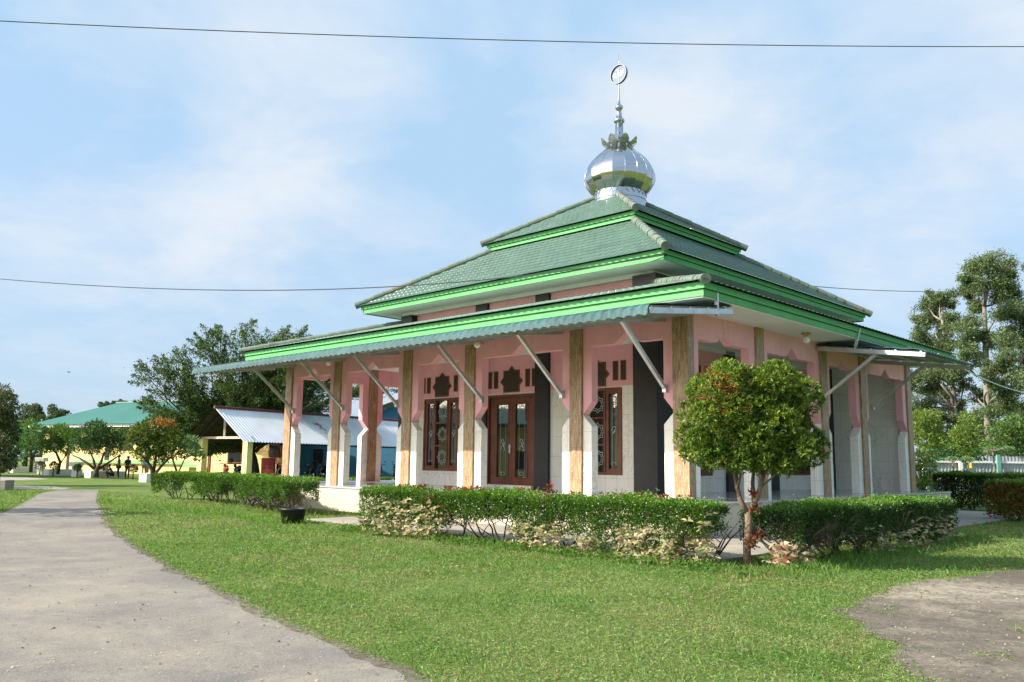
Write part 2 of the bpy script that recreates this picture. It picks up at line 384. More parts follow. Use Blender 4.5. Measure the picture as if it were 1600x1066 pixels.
class Leaves:
    def __init__(s): s.V = []; s.T = []
    def add(s, P, D, L, W, T, fold=.18, Nrm=None, droop=0.0):
        n = len(P); D = unit(D); r = rdir(n) if Nrm is None else Nrm
        X = unit(np.cross(D, r)); Nn = np.cross(X, D)
        L = np.broadcast_to(np.asarray(L, float).reshape(-1, 1), (n, 1)); W = np.broadcast_to(np.asarray(W, float).reshape(-1, 1), (n, 1))
        a = P; c = P + D * L; c = c - np.array([0, 0, 1.0]) * droop * L
        m = P + D * L * .48; b = m + X * W / 2 + Nn * W * fold; d = m - X * W / 2 + Nn * W * fold
        s.V.append(np.stack([a, b, c, d], 1).reshape(-1, 3)); s.T.append(np.repeat(T, 4, 0))
    def build(s, name, mat, parent=None):
        V_ = np.concatenate(s.V); T = np.concatenate(s.T); q = np.arange(len(V_)).reshape(-1, 4)
        return np_mesh(name, V_, q, mat, parent, T)
# ------------------------------------------------------------------ the mosque (local x = t, local y = s)
mosque = thing('mosque', (OX, OY, 0), 'pink and cream mosque with green tiered roof, silver dome and pillared veranda', 'mosque', rz=math.atan2(V[1], V[0]))
FZ, SOF, L, T = .76, 5.12, 16.9, 14.05
fm_left = lambda a, o, z: (-o, a, z)          # entrance side: a runs along s, o is outward
fm_right = lambda a, o, z: (a, -o, z)         # other long side
fm_end = lambda a, o, z: (a, L + o, z)        # far end
def P(name, mb, mat, parent=None, **k): return mb.build(name, mat, parent or mosque, **k)
# platform and floor
m = MB(); m.box((-1.13, -.88, -.06), (T + 1.0, L + 1.1, FZ - .05)); P('platform', m, M_['platform'])
m = MB(); m.box((-1.16, -.91, FZ - .05), (T + 1.03, L + 1.13, FZ)); P('veranda_floor', m, M_['floor'], bevel=.008)
m = MB(); m.box((-1.62, 3.2, -.06), (-1.13, 8.9, .27)); m.box((-1.42, 3.2, .27), (-1.13, 8.9, .52)); P('entrance_step', m, M_['platform'], bevel=.01)
# columns and arches
LEFT = [3.28, 7.25, 10.08, 13.84, 16.88]; RIGHT = [3.42, 7.22, 10.06, 14.02]; END = [3.6, 7.2, 10.06, 13.9]
HW = .20
def column(fm, a, wl=True, wr=True):
    m = MB(); m.prism([(a - HW, FZ), (a + HW, FZ), (a + HW, SOF + .01), (a - HW, SOF + .01)], fm, -.30, .06)
    c = P('column', m, M_['travertine'], bevel=.008)
    for sgn, on in ((-1, wl), (1, wr)):
        if not on: continue
        b = a + sgn * HW
        m = MB(); m.prism([(b, FZ), (b + sgn * .285, FZ), (b + sgn * .285, 2.50), (b, 2.79)], fm, -.25, 0)
        m.build('column_wing', M_['tile'], c, bevel=.006)
    return c
corner = MB(); corner.box((-.06, -.06, FZ), (.22, .36, SOF + .01))
cc = P('column', corner, M_['travertine'], bevel=.008)
for fm, b in ((fm_left, .36), (fm_right, .22)):
    m = MB(); m.prism([(b, FZ), (b + .285, FZ), (b + .285, 2.50), (b, 2.79)], fm, -.25, 0); m.build('column_wing', M_['tile'], cc, bevel=.006)
for i, a in enumerate(LEFT): column(fm_left, a, True, i < len(LEFT) - 1)
for i, a in enumerate(RIGHT): column(fm_right, a, True, i < len(RIGHT) - 1)
for i, a in enumerate(END): column(fm_end, a)
def arch(fm, a, b, pk=True):
    c = (a + b) / 2; w = .285
    poly = [(a, 2.79), (a + w, 3.12), (a + w, 4.52), (c - .36, 4.52), (c, 4.79), (c + .36, 4.52), (b - w, 4.52), (b - w, 3.12), (b, 2.79), (b, SOF), (a, SOF)]
    m = MB(); m.prism(poly, fm, -.25, -.004); P('arch', m, M_['pink'], bevel=.006)
e = [.36] + [x for a in LEFT for x in (a - HW, a + HW)]
for i in range(5): arch(fm_left, e[2 * i], e[2 * i + 1])
e = [.22] + [x for a in RIGHT for x in (a - HW, a + HW)]
for i in range(4): arch(fm_right, e[2 * i], e[2 * i + 1])
e = [.1] + [x for a in END for x in (a - HW, a + HW)]
for i in range(4): arch(fm_end, e[2 * i], e[2 * i + 1])
# hall walls with real openings
W0, W1 = 3.0, 13.86
def wall_rects(a0, a1, z0, z1, ops):
    xs = sorted({a0, a1, *[q for o in ops for q in (o[0], o[1])]}); out = []
    for x0, x1 in zip(xs, xs[1:]):
        cut = sorted([(o[2], o[3]) for o in ops if o[0] <= x0 + 1e-6 and o[1] >= x1 - 1e-6]); z = z0
        for c0, c1 in cut:
            if c0 > z: out.append((x0, x1, z, min(c0, z1)))
            z = max(z, c1)
        if z < z1: out.append((x0, x1, z, z1))
    return out
TT = 3.80
def hall_wall(fm, wins, doors):
    ops = [(a, b, 1.27, 3.74) for a, b in wins] + [(a, b, FZ + .02, 3.72) for a, b in doors]
    m = MB()
    for x0, x1, z0, z1 in wall_rects(W0, W1, FZ, TT, ops): m.prism([(x0, z0), (x1, z0), (x1, z1), (x0, z1)], fm, -W0 - .2, -W0)
    w = P('hall_wall', m, [M_['tile']])
    m = MB(); m.prism([(W0, TT), (W1, TT), (W1, 6.90), (W0, 6.90)], fm, -W0 - .2, -W0 + .004); m.build('upper_wall', M_['pink'], w)
    return w
fw_l = lambda a, o, z: fm_left(a, o, z)
WL = [(4.10, 5.92), (10.96, 12.78)]; DR = (7.42, 9.55)
wl = hall_wall(fm_left, WL, [DR])
wr = hall_wall(fm_right, [(4.2, 6.0), (11.0, 12.78)], [])
m = MB(); m.box((W0 + .2, W1 - .2, FZ), (W1, W1, 6.9)); m.box((W1 - .2, W0 + .2, FZ), (W1, W1 - .2, 6.9)); P('rear_wall', m, M_['pink'])
m = MB()                                                     # tiled wall that closes the veranda at the back
m.box((T - .12, .2, FZ), (T + .08, W0 - .003, SOF - .002)); P('veranda_end_wall', m, M_['tile'])
m = MB(); m.box((T - .12, W1, FZ), (T + .08, L - .2, SOF - .002)); P('veranda_end_wall', m, M_['tile'])
# black ribbed pilasters, run on above the lower roof
def pil(fm, a0, a1, o):
    m = MB(); m.prism([(a0, FZ), (a1, FZ), (a1, 6.86), (a0, 6.86)], fm, -W0 - .05, -W0 + o); P('pilaster', m, M_['black'], bevel=.01)
for a0, a1 in ((6.82, 7.40), (9.57, 10.15)): pil(fm_left, a0, a1, .10); pil(fm_right, a0, a1, .10)
for x0, x1, y0, y1 in ((2.62, 3.42, 2.62, 3.42), (2.74, 3.42, 13.34, 13.96), (13.3, 14.0, 2.62, 3.42)):
    m = MB(); m.box((x0, y0, FZ), (x1, y1, 6.86)); P('pilaster', m, M_['black'], bevel=.01)
# windows
def star(c, z, h, d, n=8):
    pts = []
    for k in range(8):
        a = math.pi / 2 + k * math.pi / 4
        pts.append((c + d * math.cos(a), z + d * math.sin(a)))
        a2 = a + math.pi / 8
        rr = h / math.cos(math.pi / 8) * .98 if False else d * .765
        pts.append((c + rr * math.cos(a2), z + rr * math.sin(a2)))
    return pts
def ring_lines(pts, fm, o, r=.008):
    m = MB(); m.tube([fm(a, o, z) for a, z in pts], r, 5, closed=True); return m
def frame_bars(m, fm, a0, a1, z0, z1, w, o0, o1):
    m.prism([(a0, z0), (a0 + w, z0), (a0 + w, z1), (a0, z1)], fm, o0, o1); m.prism([(a1 - w, z0), (a1, z0), (a1, z1), (a1 - w, z1)], fm, o0, o1)
    m.prism([(a0 + w, z0), (a1 - w, z0), (a1 - w, z0 + w), (a0 + w, z0 + w)], fm, o0, o1); m.prism([(a0 + w, z1 - w), (a1 - w, z1 - w), (a1 - w, z1), (a0 + w, z1)], fm, o0, o1)
def window(fm, a0, a1):
    z0, z1 = 1.27, 3.74; m = MB(); frame_bars(m, fm, a0 - .02, a1 + .02, z0 - .02, z1 + .02, .075, -W0 - .15, -W0 + .035)
    w3 = (a1 - a0) / 3; b0, b1 = a0 + w3 * .98, a0 + w3 * 2.02
    for b in (b0, b1): m.prism([(b - .03, z0 + .055), (b + .03, z0 + .055), (b + .03, z1 - .055), (b - .03, z1 - .055)], fm, -W0 - .14, -W0 + .03)
    h3 = (z1 - z0 - .11) / 3
    for k in (1, 2): zz = z0 + .055 + h3 * k; m.prism([(b0 + .03, zz - .025), (b1 - .03, zz - .025), (b1 - .03, zz + .025), (b0 + .03, zz + .025)], fm, -W0 - .13, -W0 + .025)
    w = P('window', m, M_['wood'], bevel=.006)
    for x0, x1 in ((a0 + .055, b0 - .03), (b1 + .03, a1 - .055)):
        m = MB(); frame_bars(m, fm, x0, x1, z0 + .055, z1 - .055, .10, -W0 - .10, -W0 + .005); c = m.build('casement', M_['wood'], w, bevel=.005)
        m = MB(); mid = (x0 + x1) / 2; o = -W0 - .044
        for dx in (-.10, -.05, .05, .10): m.tube([fm(mid + dx, o, z0 + .25), fm(mid + dx, o, z1 - .25)], .005, 4)
        for zz in (z0 + .28, z1 - .28): m.tube([fm(mid - .12, o, zz), fm(mid, o, zz + .06), fm(mid + .12, o, zz)], .009, 4)
        sw = [(mid + .09 * math.cos(t * .9) * (1 - t / 14), o, (z0 + z1) / 2 + .16 * math.sin(t * .7) * (1 - t / 16)) for t in range(12)]
        m.tube([fm(*q) for q in sw], .012, 5); m.build('etched_pattern', M_['etch'], w)
    m = MB(); o = -W0 - .06; m.prism([(a0 + .05, z0 + .05), (a1 - .05, z0 + .05), (a1 - .05, z1 - .05), (a0 + .05, z1 - .05)], fm, o - .01, o); m.build('pane', M_['glass'], w)
    for k in range(3):
        zz = z0 + .055 + h3 * (k + .5); c = (b0 + b1) / 2; m = MB()
        m.tube([fm(a, o + .005, z) for a, z in star(c, zz, 0, .25)], .012, 5, closed=True); m.tube([fm(a, o + .005, z) for a, z in star(c, zz, 0, .17)], .009, 5, closed=True)
        m.build('etched_star', M_['etch'], w)
for a0, a1 in WL: window(fm_left, a0, a1)
for a0, a1 in ((4.2, 6.0), (11.0, 12.78)): window(fm_right, a0, a1)
# star and slot vents above the openings
def sq_star(c, z, h, d):
    """upright square of half side h with a pointed diamond of half diagonal d laid over it"""
    e = d - h
    return [(c, z + d), (c - e, z + h), (c - h, z + h), (c - h, z + e), (c - d, z), (c - h, z - e), (c - h, z - h), (c + h, z - h), (c + h, z - e), (c + d, z), (c + h, z + e), (c + h, z + h), (c + e, z + h)]
def vents(fm, c):
    zc = 4.17; sc_ = lambda p, k: [(c + (a - c) * k, zc + (z - zc) * k) for a, z in p]
    base = sq_star(c, zc, .36, .50)
    m = MB(); m.prism(base, fm, -W0 - .02, -W0 + .03); w = P('star_vent', m, M_['brown_trim'])
    m = MB(); m.prism(sc_(base, .90), fm, -W0, -W0 + .036); m.build('vent_board', M_['vent'], w)
    for d in (-.99, -.71, .71, .99):
        x = c + d; m = MB(); m.prism([(x - .095, 3.96), (x + .095, 3.96), (x + .095, 4.53), (x - .095, 4.53)], fm, -W0 - .02, -W0 + .025); w = P('slot_vent', m, M_['brown_trim'])
        m = MB(); m.prism([(x - .065, 3.99), (x + .065, 3.99), (x + .065, 4.50), (x - .065, 4.50)], fm, -W0, -W0 + .031); m.build('vent_board', M_['vent'], w)
for c in (8.485, 5.01, 11.87): vents(fm_left, c)
for c in (5.1, 11.9): vents(fm_right, c)
# double door
a0, a1 = DR; z1 = 3.72
m = MB(); frame_bars(m, fm_left, a0 - .02, a1 + .02, FZ, z1 + .02, .085, -W0 - .16, -W0 + .04)
door_frame = P('door_frame', m, M_['wood'], bevel=.006)
m = MB(); m.prism([(a0 - .02, FZ), (a1 + .02, FZ), (a1 + .02, FZ + .10), (a0 - .02, FZ + .10)], fm_left, -W0 - .03, -W0 + .22); P('door_sill', m, M_['tile'], bevel=.01)
mid = (a0 + a1) / 2
for x0, x1, hs in ((a0 + .07, mid - .004, 1), (mid + .004, a1 - .07, -1)):
    m = MB(); g0, g1, gz0, gz1 = (x0 + .33 if hs > 0 else x0 + .17), (x1 - .17 if hs > 0 else x1 - .33), 1.10, 3.42
    for q in wall_rects(x0, x1, FZ + .10, z1 - .07, [(g0, g1, gz0, gz1)]): m.prism([(q[0], q[2]), (q[1], q[2]), (q[1], q[3]), (q[0], q[3])], fm_left, -W0 - .10, -W0 - .03)
    frame_bars(m, fm_left, g0 - .045, g1 + .045, gz0 - .045, gz1 + .045, .04, -W0 - .03, -W0 - .015)
    d = P('door', m, M_['wood'])
    m = MB(); m.prism([(g0 - .01, gz0 - .01), (g1 + .01, gz0 - .01), (g1 + .01, gz1 + .01), (g0 - .01, gz1 + .01)], fm_left, -W0 - .075, -W0 - .06); m.build('pane', M_['glass'], d)
    m = MB(); gm = (g0 + g1) / 2; o = -W0 - .058
    for zz, s_ in ((gz0 + .05, 1), (gz1 - .05, -1)):
        for k in (-1, 1): m.tube([fm_left(gm + k * .02, o, zz), fm_left(gm + k * .10, o, zz + s_ * .05), fm_left(gm + k * .07, o, zz + s_ * .13), fm_left(gm + k * .02, o, zz + s_ * .09)], .010, 5)
    for k in (-.12, .12): m.tube([fm_left(gm + k, o, gz0 + .03), fm_left(gm + k, o, gz1 - .03)], .004, 4)
    for t in range(3): m.tube([fm_left(gm + .08 * math.cos(u + t), o, 2.22 + .09 * math.sin(u * 1.3 + t * 2) - t * .10) for u in np.linspace(0, 4.6, 10)], .010, 5)
    m.build('etched_pattern', M_['etch'], d)
    if hs < 0:
        m = MB(); hx = x0 + .075
        m.box(*[tuple(sorted_) for sorted_ in ((W0 + .005, hx - .025, 1.86), (W0 + .03, hx + .025, 2.14))]); m.tube([(W0 + .005, hx, 2.06), (W0 - .04, hx, 2.06), (W0 - .045, hx - .14, 2.06)], .013, 8)
        m.build('handle', M_['handle'], d)
# soffits
m = MB(); m.box((-1.17, -1.17, SOF), (15.25, 2.999, SOF + .05)); m.box((-1.17, 2.999, SOF + .001), (2.999, 18.03, SOF + .051)); m.box((2.999, W1 + .001, SOF + .002), (15.25, 18.03, SOF + .052))
P('veranda_ceiling', m, M_['white'])
# cornice under the veranda ceiling on the hall wall
m = MB(); m.box((W0 - .10, W0 - .10, SOF - .13), (W0 - .005, W1 + .1, SOF - .001)); m.box((W0 - .005, W0 - .10, SOF - .13), (W1, W0 - .005, SOF - .001)); P('cornice', m, M_['white'])
m = MB(); q = 1.84; m.box((q, q, 6.985), (16.86 - q, W0 - .03, 7.03)); m.box((q, 16.86 - W0 + .03, 6.985), (16.86 - q, 16.86 - q, 7.03)); m.box((q, W0 - .03, 6.986), (W0 - .03, 16.86 - W0 + .03, 7.031)); m.box((16.86 - W0 + .03, W0 - .03, 6.986), (16.86 - q, 16.86 - W0 + .03, 7.031))
P('upper_ceiling', m, M_['white'])
m = MB(); k = W0 - .16
m.box((k, k, 6.86), (16.86 - k, W0 - .002, 6.984)); m.box((k, W0 - .002, 6.86), (W0 - .002, 16.86 - k, 6.984)); P('upper_cornice', m, M_['white'])
# fascias (two stepped boards)
def fascia(q, x1, y1, z0, h1, h2, sides):
    """frame of boards; outer face at q, far faces at x1, y1; sides: which of the four exist"""
    m = MB()
    for z_, zz, off in ((z0, z0 + h1, 0), (z0 + h1 + .002, z0 + h1 + h2, .05)):
        a, b, c, d = q - off, q - off + .035, x1 + off, y1 + off
        if 'l' in sides: m.box((a, a, z_), (b, d, zz))
        if 'r' in sides: m.box((b, a, z_), (c, b, zz))
        if 'e' in sides: m.box((b, d - .035, z_), (c, d, zz))
        if 'b' in sides: m.box((c - .035, b, z_), (c, d - .035, zz))
    return P('fascia', m, M_['green_paint'], bevel=.006)
fascia(-1.20, 15.28, 18.06, 5.145, .155, .15, 'lre')
fascia(1.80, 15.06, 15.06, 6.95, .15, .13, 'lreb')
fascia(5.08, 11.78, 11.78, 9.42, .12, .13, 'lreb')
m = MB(); m.box((5.5, 5.5, 9.2), (11.36, 11.36, 9.9)); m.box((5.14, 5.14, 9.56), (11.72, 11.72, 9.60)); P('roof_gap_shade', m, M_['timber_and_shade'])  # boxes coloured dark to stand in for the shade under the top roof
# tiled roofs: real waves and steps
def tile_face(name, P0, e, n, Lw, D, k, z0, hl, hr, mat, pw=.235, pr=.31, wave=.036, step=.030, lift=0):
    P0 = np.array(P0, float); e = np.array(e, float); n = np.array(n, float)
    u = np.arange(0, Lw + 1e-6, pw / 6); w = .5 + .5 * np.cos(2 * np.pi * u / pw); w = w ** 1.4
    rows = []; nr = int(math.ceil(D / pr))
    for i in range(nr):
        v0, v1 = i * pr, min((i + 1) * pr, D); st = .005 + step * (1 - w); rows += [(v0 - .035 * w - .006 * (i > 0), st), ((v0 + v1) / 2 + 0 * u, st * .55), (v1 - .03 * w, .0)]
    VV = []; UU = []
    for v, st_ in rows:
        vc = np.clip(v, -.05, D); a = np.clip(u, vc * hl, Lw - vc * hr); ok = np.maximum(vc, 0)
        hz = z0 + k * vc + st_ + wave * w + lift
        VV.append(P0[None, :2] + a[:, None] * e[None, :2] + vc[:, None] * n[None, :2]); UU.append(np.stack([a, hz], 1))
    NR, NU = len(rows), len(u)
    verts = np.concatenate([np.concatenate([xy, uh[:, 1:2]], 1) for xy, uh in zip(VV, UU)])
    A = np.stack([x[:, 0] for x in UU])
    i, j = np.meshgrid(np.arange(NR - 1), np.arange(NU - 1), indexing='ij')
    wid = np.maximum(np.abs(A[i, j + 1] - A[i, j]), np.abs(A[i + 1, j + 1] - A[i + 1, j])); keep = wid > 1e-4
    i, j = i[keep], j[keep]; q = np.stack([i * NU + j, i * NU + j + 1, (i + 1) * NU + j + 1, (i + 1) * NU + j], 1)
    return np_mesh(name, verts, q, mat, mosque, smooth=False)
ex, ey = (1, 0, 0), (0, 1, 0); nx, ny = (-1, 0, 0), (0, -1, 0)
def square_roof(o, C, D, k, z0, mat):
    a, b = o, 2 * C - o; Lw = b - a
    tile_face('roof_slope', (a, a), ey, ex, Lw, D, k, z0, 1, 1, mat); tile_face('roof_slope', (a, a), ex, ey, Lw, D, k, z0, 1, 1, mat, wave=.026, step=.012)
    tile_face('roof_slope', (a, b), ex, ny, Lw, D, k, z0, 1, 1, mat); tile_face('roof_slope', (b, a), ey, nx, Lw, D, k, z0, 1, 1, mat)
def hip_cap(p, q, mat=None, r=.125):
    p = Vector(p); q = Vector(q); d = q - p; n = max(1, int(d.length / .36)); m = MB()
    for i in range(n):
        a = p + d * (i / n); b = p + d * ((i + 1) / n + .04 / d.length)
        jit = Vector((random.uniform(-.008, .008), random.uniform(-.008, .008), random.uniform(-.006, .010)))
        m.tube([a + jit, a + jit + d.normalized() * .012, b + jit], [r * .99, r * 1.02, r * .90], 12)
    return P('hip_cap', m, mat or M_['hip'], smooth=False)
CC = 8.43
square_roof(1.63, CC, 3.75, .612, 7.20, M_['roof'])
square_roof(4.90, CC, 3.50, .612, 9.64, M_['roof'])
k1 = .27
tile_face('roof_slope', (-1.37, -1.37), ey, ex, 19.6, 4.37, k1, 5.435, 1, 1, M_['roof_old'])
tile_face('roof_slope', (-1.37, -1.37), ex, ey, 16.72, 4.37, k1, 5.435, 1, 0, M_['roof_old'], wave=.03, step=.012)
tile_face('roof_slope', (-1.37, 18.23), ex, ny, 16.72, 4.37, k1, 5.435, 1, 0, M_['roof_old'])
for (o, z, D, k) in ((1.60, 7.24, 3.6, .612), (4.87, 9.68, 3.5, .612)):
    b = 2 * CC - o
    for sx, sy, cx, cy in ((1, 1, o, o), (1, -1, o, b), (-1, 1, b, o), (-1, -1, b, b)): hip_cap((cx, cy, z), (cx + sx * D, cy + sy * D, z + k * D))
hip_cap((-1.34, -1.34, 5.47), (2.95, 2.95, 5.49 + k1 * 4.31), M_['hip'], .115); hip_cap((-1.36, 18.22, 5.49), (2.95, 13.91, 5.49 + k1 * 4.31), M_['hip'], .115)
# dome
CX, CY = CC + .15, CC - .15
n = 18; m = MB()
prof = [(1.03, 11.72), (1.10, 11.80), (1.20, 11.92), (1.29, 12.07), (1.335, 12.20), (1.345, 12.33), (1.325, 12.48), (1.27, 12.64), (1.18, 12.81), (1.06, 12.98), (.92, 13.13), (.78, 13.26), (.64, 13.38), (.53, 13.50), (.47, 13.62), (.44, 13.72)]
for k in range(n):
    a0_, a1_ = 2 * math.pi * k / n + .1, 2 * math.pi * (k + 1) / n + .1; vs = []
    for r, z in prof:
        for f in (0, .5, 1):
            a = a0_ + (a1_ - a0_) * f; rr = r * (1 if f != .5 else math.cos(math.pi / n) + .002)
            vs.append((CX + rr * math.cos(a), CY + rr * math.sin(a), z))
    m.add(vs, [(i * 3 + j, i * 3 + j + 1, i * 3 + j + 4, i * 3 + j + 3) for i in range(len(prof) - 1) for j in (0, 1)])
dome = P('dome', m, M_['dome'], smooth=True)
m = MB()
for k in range(n):
    a = 2 * math.pi * k / n + .1; m.tube([(CX + (r + .002) * math.cos(a), CY + (r + .002) * math.sin(a), z) for r, z in prof], .011, 5)
m.build('dome_seam', M_['dome'], dome)
m = MB(); m.lathe([(1.0, 10.85), (1.0, 11.74), (1.02, 11.76), (.98, 11.78)], (CX, CY, 0), 36); P('dome_drum', m, M_['dome'], smooth=False)
m = MB()
for k in range(26):                                          # scalloped plates round the drum
    a = 2 * math.pi * k / 26; pts = []
    for q in range(9): b = a + (q / 8 - .5) * 2 * math.pi / 26; pts.append((CX + 1.012 * math.cos(b), CY + 1.012 * math.sin(b), 11.72 - .17 * (1 - abs(q / 4 - 1))))
    m.tube(pts, .010, 4)
m.tube([(CX + 1.01 * math.cos(b), CY + 1.01 * math.sin(b), 11.40) for b in np.linspace(0, 2 * math.pi, 49)[:-1]], .009, 4, closed=True)
P('drum_scallop', m, M_['dome'])
m = MB(); m.lathe([(.44, 13.66), (.50, 13.69), (.50, 13.73), (.42, 13.76), (.30, 13.95), (.20, 14.12), (.155, 14.16), (.150, 14.50), (.105, 14.52), (.105, 14.56), (.19, 14.585), (.215, 14.66), (.19, 14.73), (.12, 14.76), (.085, 15.10), (.13, 15.125), (.16, 15.20), (.13, 15.28), (.05, 15.33), (.036, 15.6), (.022, 16.12), (.012, 16.6), (.010, 17.0), (.004, 17.40)], (CX, CY, 0), 20); P('finial', m, M_['dome'], smooth=True)
for k in range(8):                                          # curled petals at the dome's neck
    a = 2 * math.pi * k / 8 + .2; ca, sa = math.cos(a), math.sin(a); vs = []
    spine = [(.40, 13.60, .13), (.52, 13.61, .17), (.63, 13.68, .17), (.70, 13.80, .10), (.715, 13.88, .01)]
    for r, z, w in spine:
        for f in (-1, -.5, 0, .5, 1):
            rr = r - .05 * (1 - f * f); vs.append((CX + rr * ca - w * f * sa, CY + rr * sa + w * f * ca, z + .05 * f * f))
    m = MB(); m.add(vs, [(i * 5 + j, i * 5 + j + 1, i * 5 + j + 6, i * 5 + j + 5) for i in range(4) for j in range(4)]); P('petal', m, M_['petal'], smooth=True)
# ring with the calligraphy, facing the entrance side
RZ = 16.56; m = MB(); nn = 40
for r0, r1 in ((.362, .383),):
    pr = [(r0, -.055), (r1, -.055), (r1, .055), (r0, .055)]
    vs = [(CX + o, CY + r * math.cos(2 * math.pi * k / nn), RZ + r * math.sin(2 * math.pi * k / nn)) for k in range(nn) for r, o in pr]
    m.add(vs, [(k * 4 + j, k * 4 + (j + 1) % 4, ((k + 1) % nn) * 4 + (j + 1) % 4, ((k + 1) % nn) * 4 + j) for k in range(nn) for j in range(4)])
ring = P('finial_ring', m, M_['ring'])
def stroke(m, pts, w0=.026):
    """pts in (right, up) seen from the entrance side; right is towards smaller s"""
    Q = [(CX - .03, CY - x * .88, RZ + y * .88) for x, y in pts]; m.tube(Q, [w0 * (.75 if i in (0, len(Q) - 1) else 1) for i in range(len(Q))], 6)
m = MB()
stroke(m, [(.25, .17), (.26, .0), (.24, -.13)])                                         # alif
stroke(m, [(.13, .16), (.14, -.02), (.12, -.12), (.03, -.16), (.0, -.10)])               # first lam
stroke(m, [(.0, .24), (.01, .0), (-.01, -.12), (-.10, -.16), (-.14, -.10)])              # second lam
stroke(m, [(-.14, -.10), (-.15, .02), (-.22, .07), (-.29, .0), (-.25, -.09), (-.16, -.08)])   # heh
stroke(m, [(-.11, .25), (-.09, .19), (-.05, .23), (-.02, .19), (.03, .26)], .018)        # shadda
m.build('calligraphy', M_['sign_white'], ring)
m = MB(); m.tube([(CX, CY, RZ - .37), (CX, CY, RZ + .37)], .012, 6); m.build('ring_rod', M_['dome'], ring)
# awnings
def awning(fm, a0, a1, o1, z_in, slope, struts, o_head, foot_z, curl, ends):
    """sheet from o = 0 out to o1; struts stand on the columns"""
    p = .25; u = np.arange(a0, a1 + 1e-6, p / 8); w = (.5 + .5 * np.cos(2 * np.pi * u / p)) ** .8
    lines = [(-.0, 0)] + [(o, 0) for o in np.arange(.3, o1 - .05, .3)] + [(o1 - .08, -.004), (o1 - .02, -.03), (o1 + .03, -.10), (o1 + .045, -curl)]
    zt = lambda o: z_in - slope * o
    vs = []; 
    for i, (o, dz) in enumerate(lines):
        for x, ww in zip(u, w): vs.append(fm(x, o + (.02 * ww if i >= len(lines) - 3 else 0), zt(min(o, o1)) + dz + .035 * ww * (1 if i < len(lines) - 1 else .9) + (.02 * (i % 2) if 0 < i < len(lines) - 4 else 0)))
    NU = len(u); q = [(i * NU + j, i * NU + j + 1, (i + 1) * NU + j + 1, (i + 1) * NU + j) for i in range(len(lines) - 1) for j in range(NU - 1)]
    m = MB(); m.add(vs, q); root = P('awning', m, M_['awning'])
    vs2 = [fm(x, o, zt(o) - .012) for o in (0.0, o1 - .06) for x in (a0 + .02, a1 - .02)]
    m = MB(); m.add(vs2, [(0, 1, 3, 2)]); m.build('awning_underside', M_['grey_sheet'], root)
    m = MB()
    for o in np.linspace(.25, o1 - .12, 5): m.bar(fm(a0 + .03, o, zt(o) - .05), fm(a1 - .03, o, zt(o) - .05), .05, .06)
    m.build('purlin', M_['steel'], root)
    for a in ends:
        m = MB(); m.bar(fm(a, .02, zt(.02) - .115), fm(a, o1, zt(o1) - .115), .05, .115); m.build('end_rail', M_['steel'], root)
    for a in struts:
        m = MB(); m.bar(fm(a, .03, zt(.03) - .12), fm(a, o1 - .05, zt(o1) - .12), .05, .08); m.build('rafter', M_['steel'], root)
        m = MB(); m.bar(fm(a, .06, foot_z), fm(a, o_head, zt(o_head) - .10), .085, .085, up=(0, 0, 1)); st_ = m.build('strut', M_['steel'], root)
        m = MB(); x = fm(a - .05, -.004, foot_z - .10); y = fm(a + .05, .10, foot_z + .08)
        m.box([min(*k) for k in zip(x, y)], [max(*k) for k in zip(x, y)]); m.build('strut_bracket', M_['steel'], root)
    for a in ends[:1]:
        m = MB(); m.bar(fm(a + .03, 1.1 if fm is fm_right else .62, zt(1.0) - .16), fm(a + .03, 1.26 if fm is fm_right else .62, 5.40), .07, .06); m.build('hanger', M_['steel'], root)
    return root
awning(fm_left, -1.2, 17.95, 3.22, 5.07, .125, [.57, 3.74, 6.72, 10.55, 13.46, 16.5], 1.75, 3.34, .21, [-1.2, 17.95])
awning(fm_right, 6.85, 11.0, 2.98, 5.05, .135, [6.95, 10.72], 1.75, 3.47, .05, [6.85, 11.0])
mrot = Matrix.Rotation(math.atan2(V[1], V[0]), 4, 'Z')
def mw(t, s, z): p = ST(s, t, z); return p
for (t, s, lb) in ((-.62, 13.55, 'bulb lamp at the far left end of the front awning'), (-.62, 6.35, 'bulb lamp above the column left of the double door'), (4.95, -.6, 'bulb lamp under the right-hand eave near the topiary tree')):
    zc = 5.115 if s < 0 else 4.99
    b = thing('ceiling_lamp', mw(t, s, zc), 'small white ' + lb, 'lamp', 'bulb lamps under the eaves')
    m = MB(); m.lathe([(.13, 0), (.125, -.03), (.06, -.07), (.045, -.11)], (0, 0, 0), 16); m.build('lamp_holder', M_['brass'], b, smooth=True)
    m = MB(); m.lathe([(.05, -.10), (.085, -.15), (.095, -.20), (.08, -.25), (.035, -.285)], (0, 0, 0), 16); m.build('bulb', M_['bulb'], b, smooth=True)
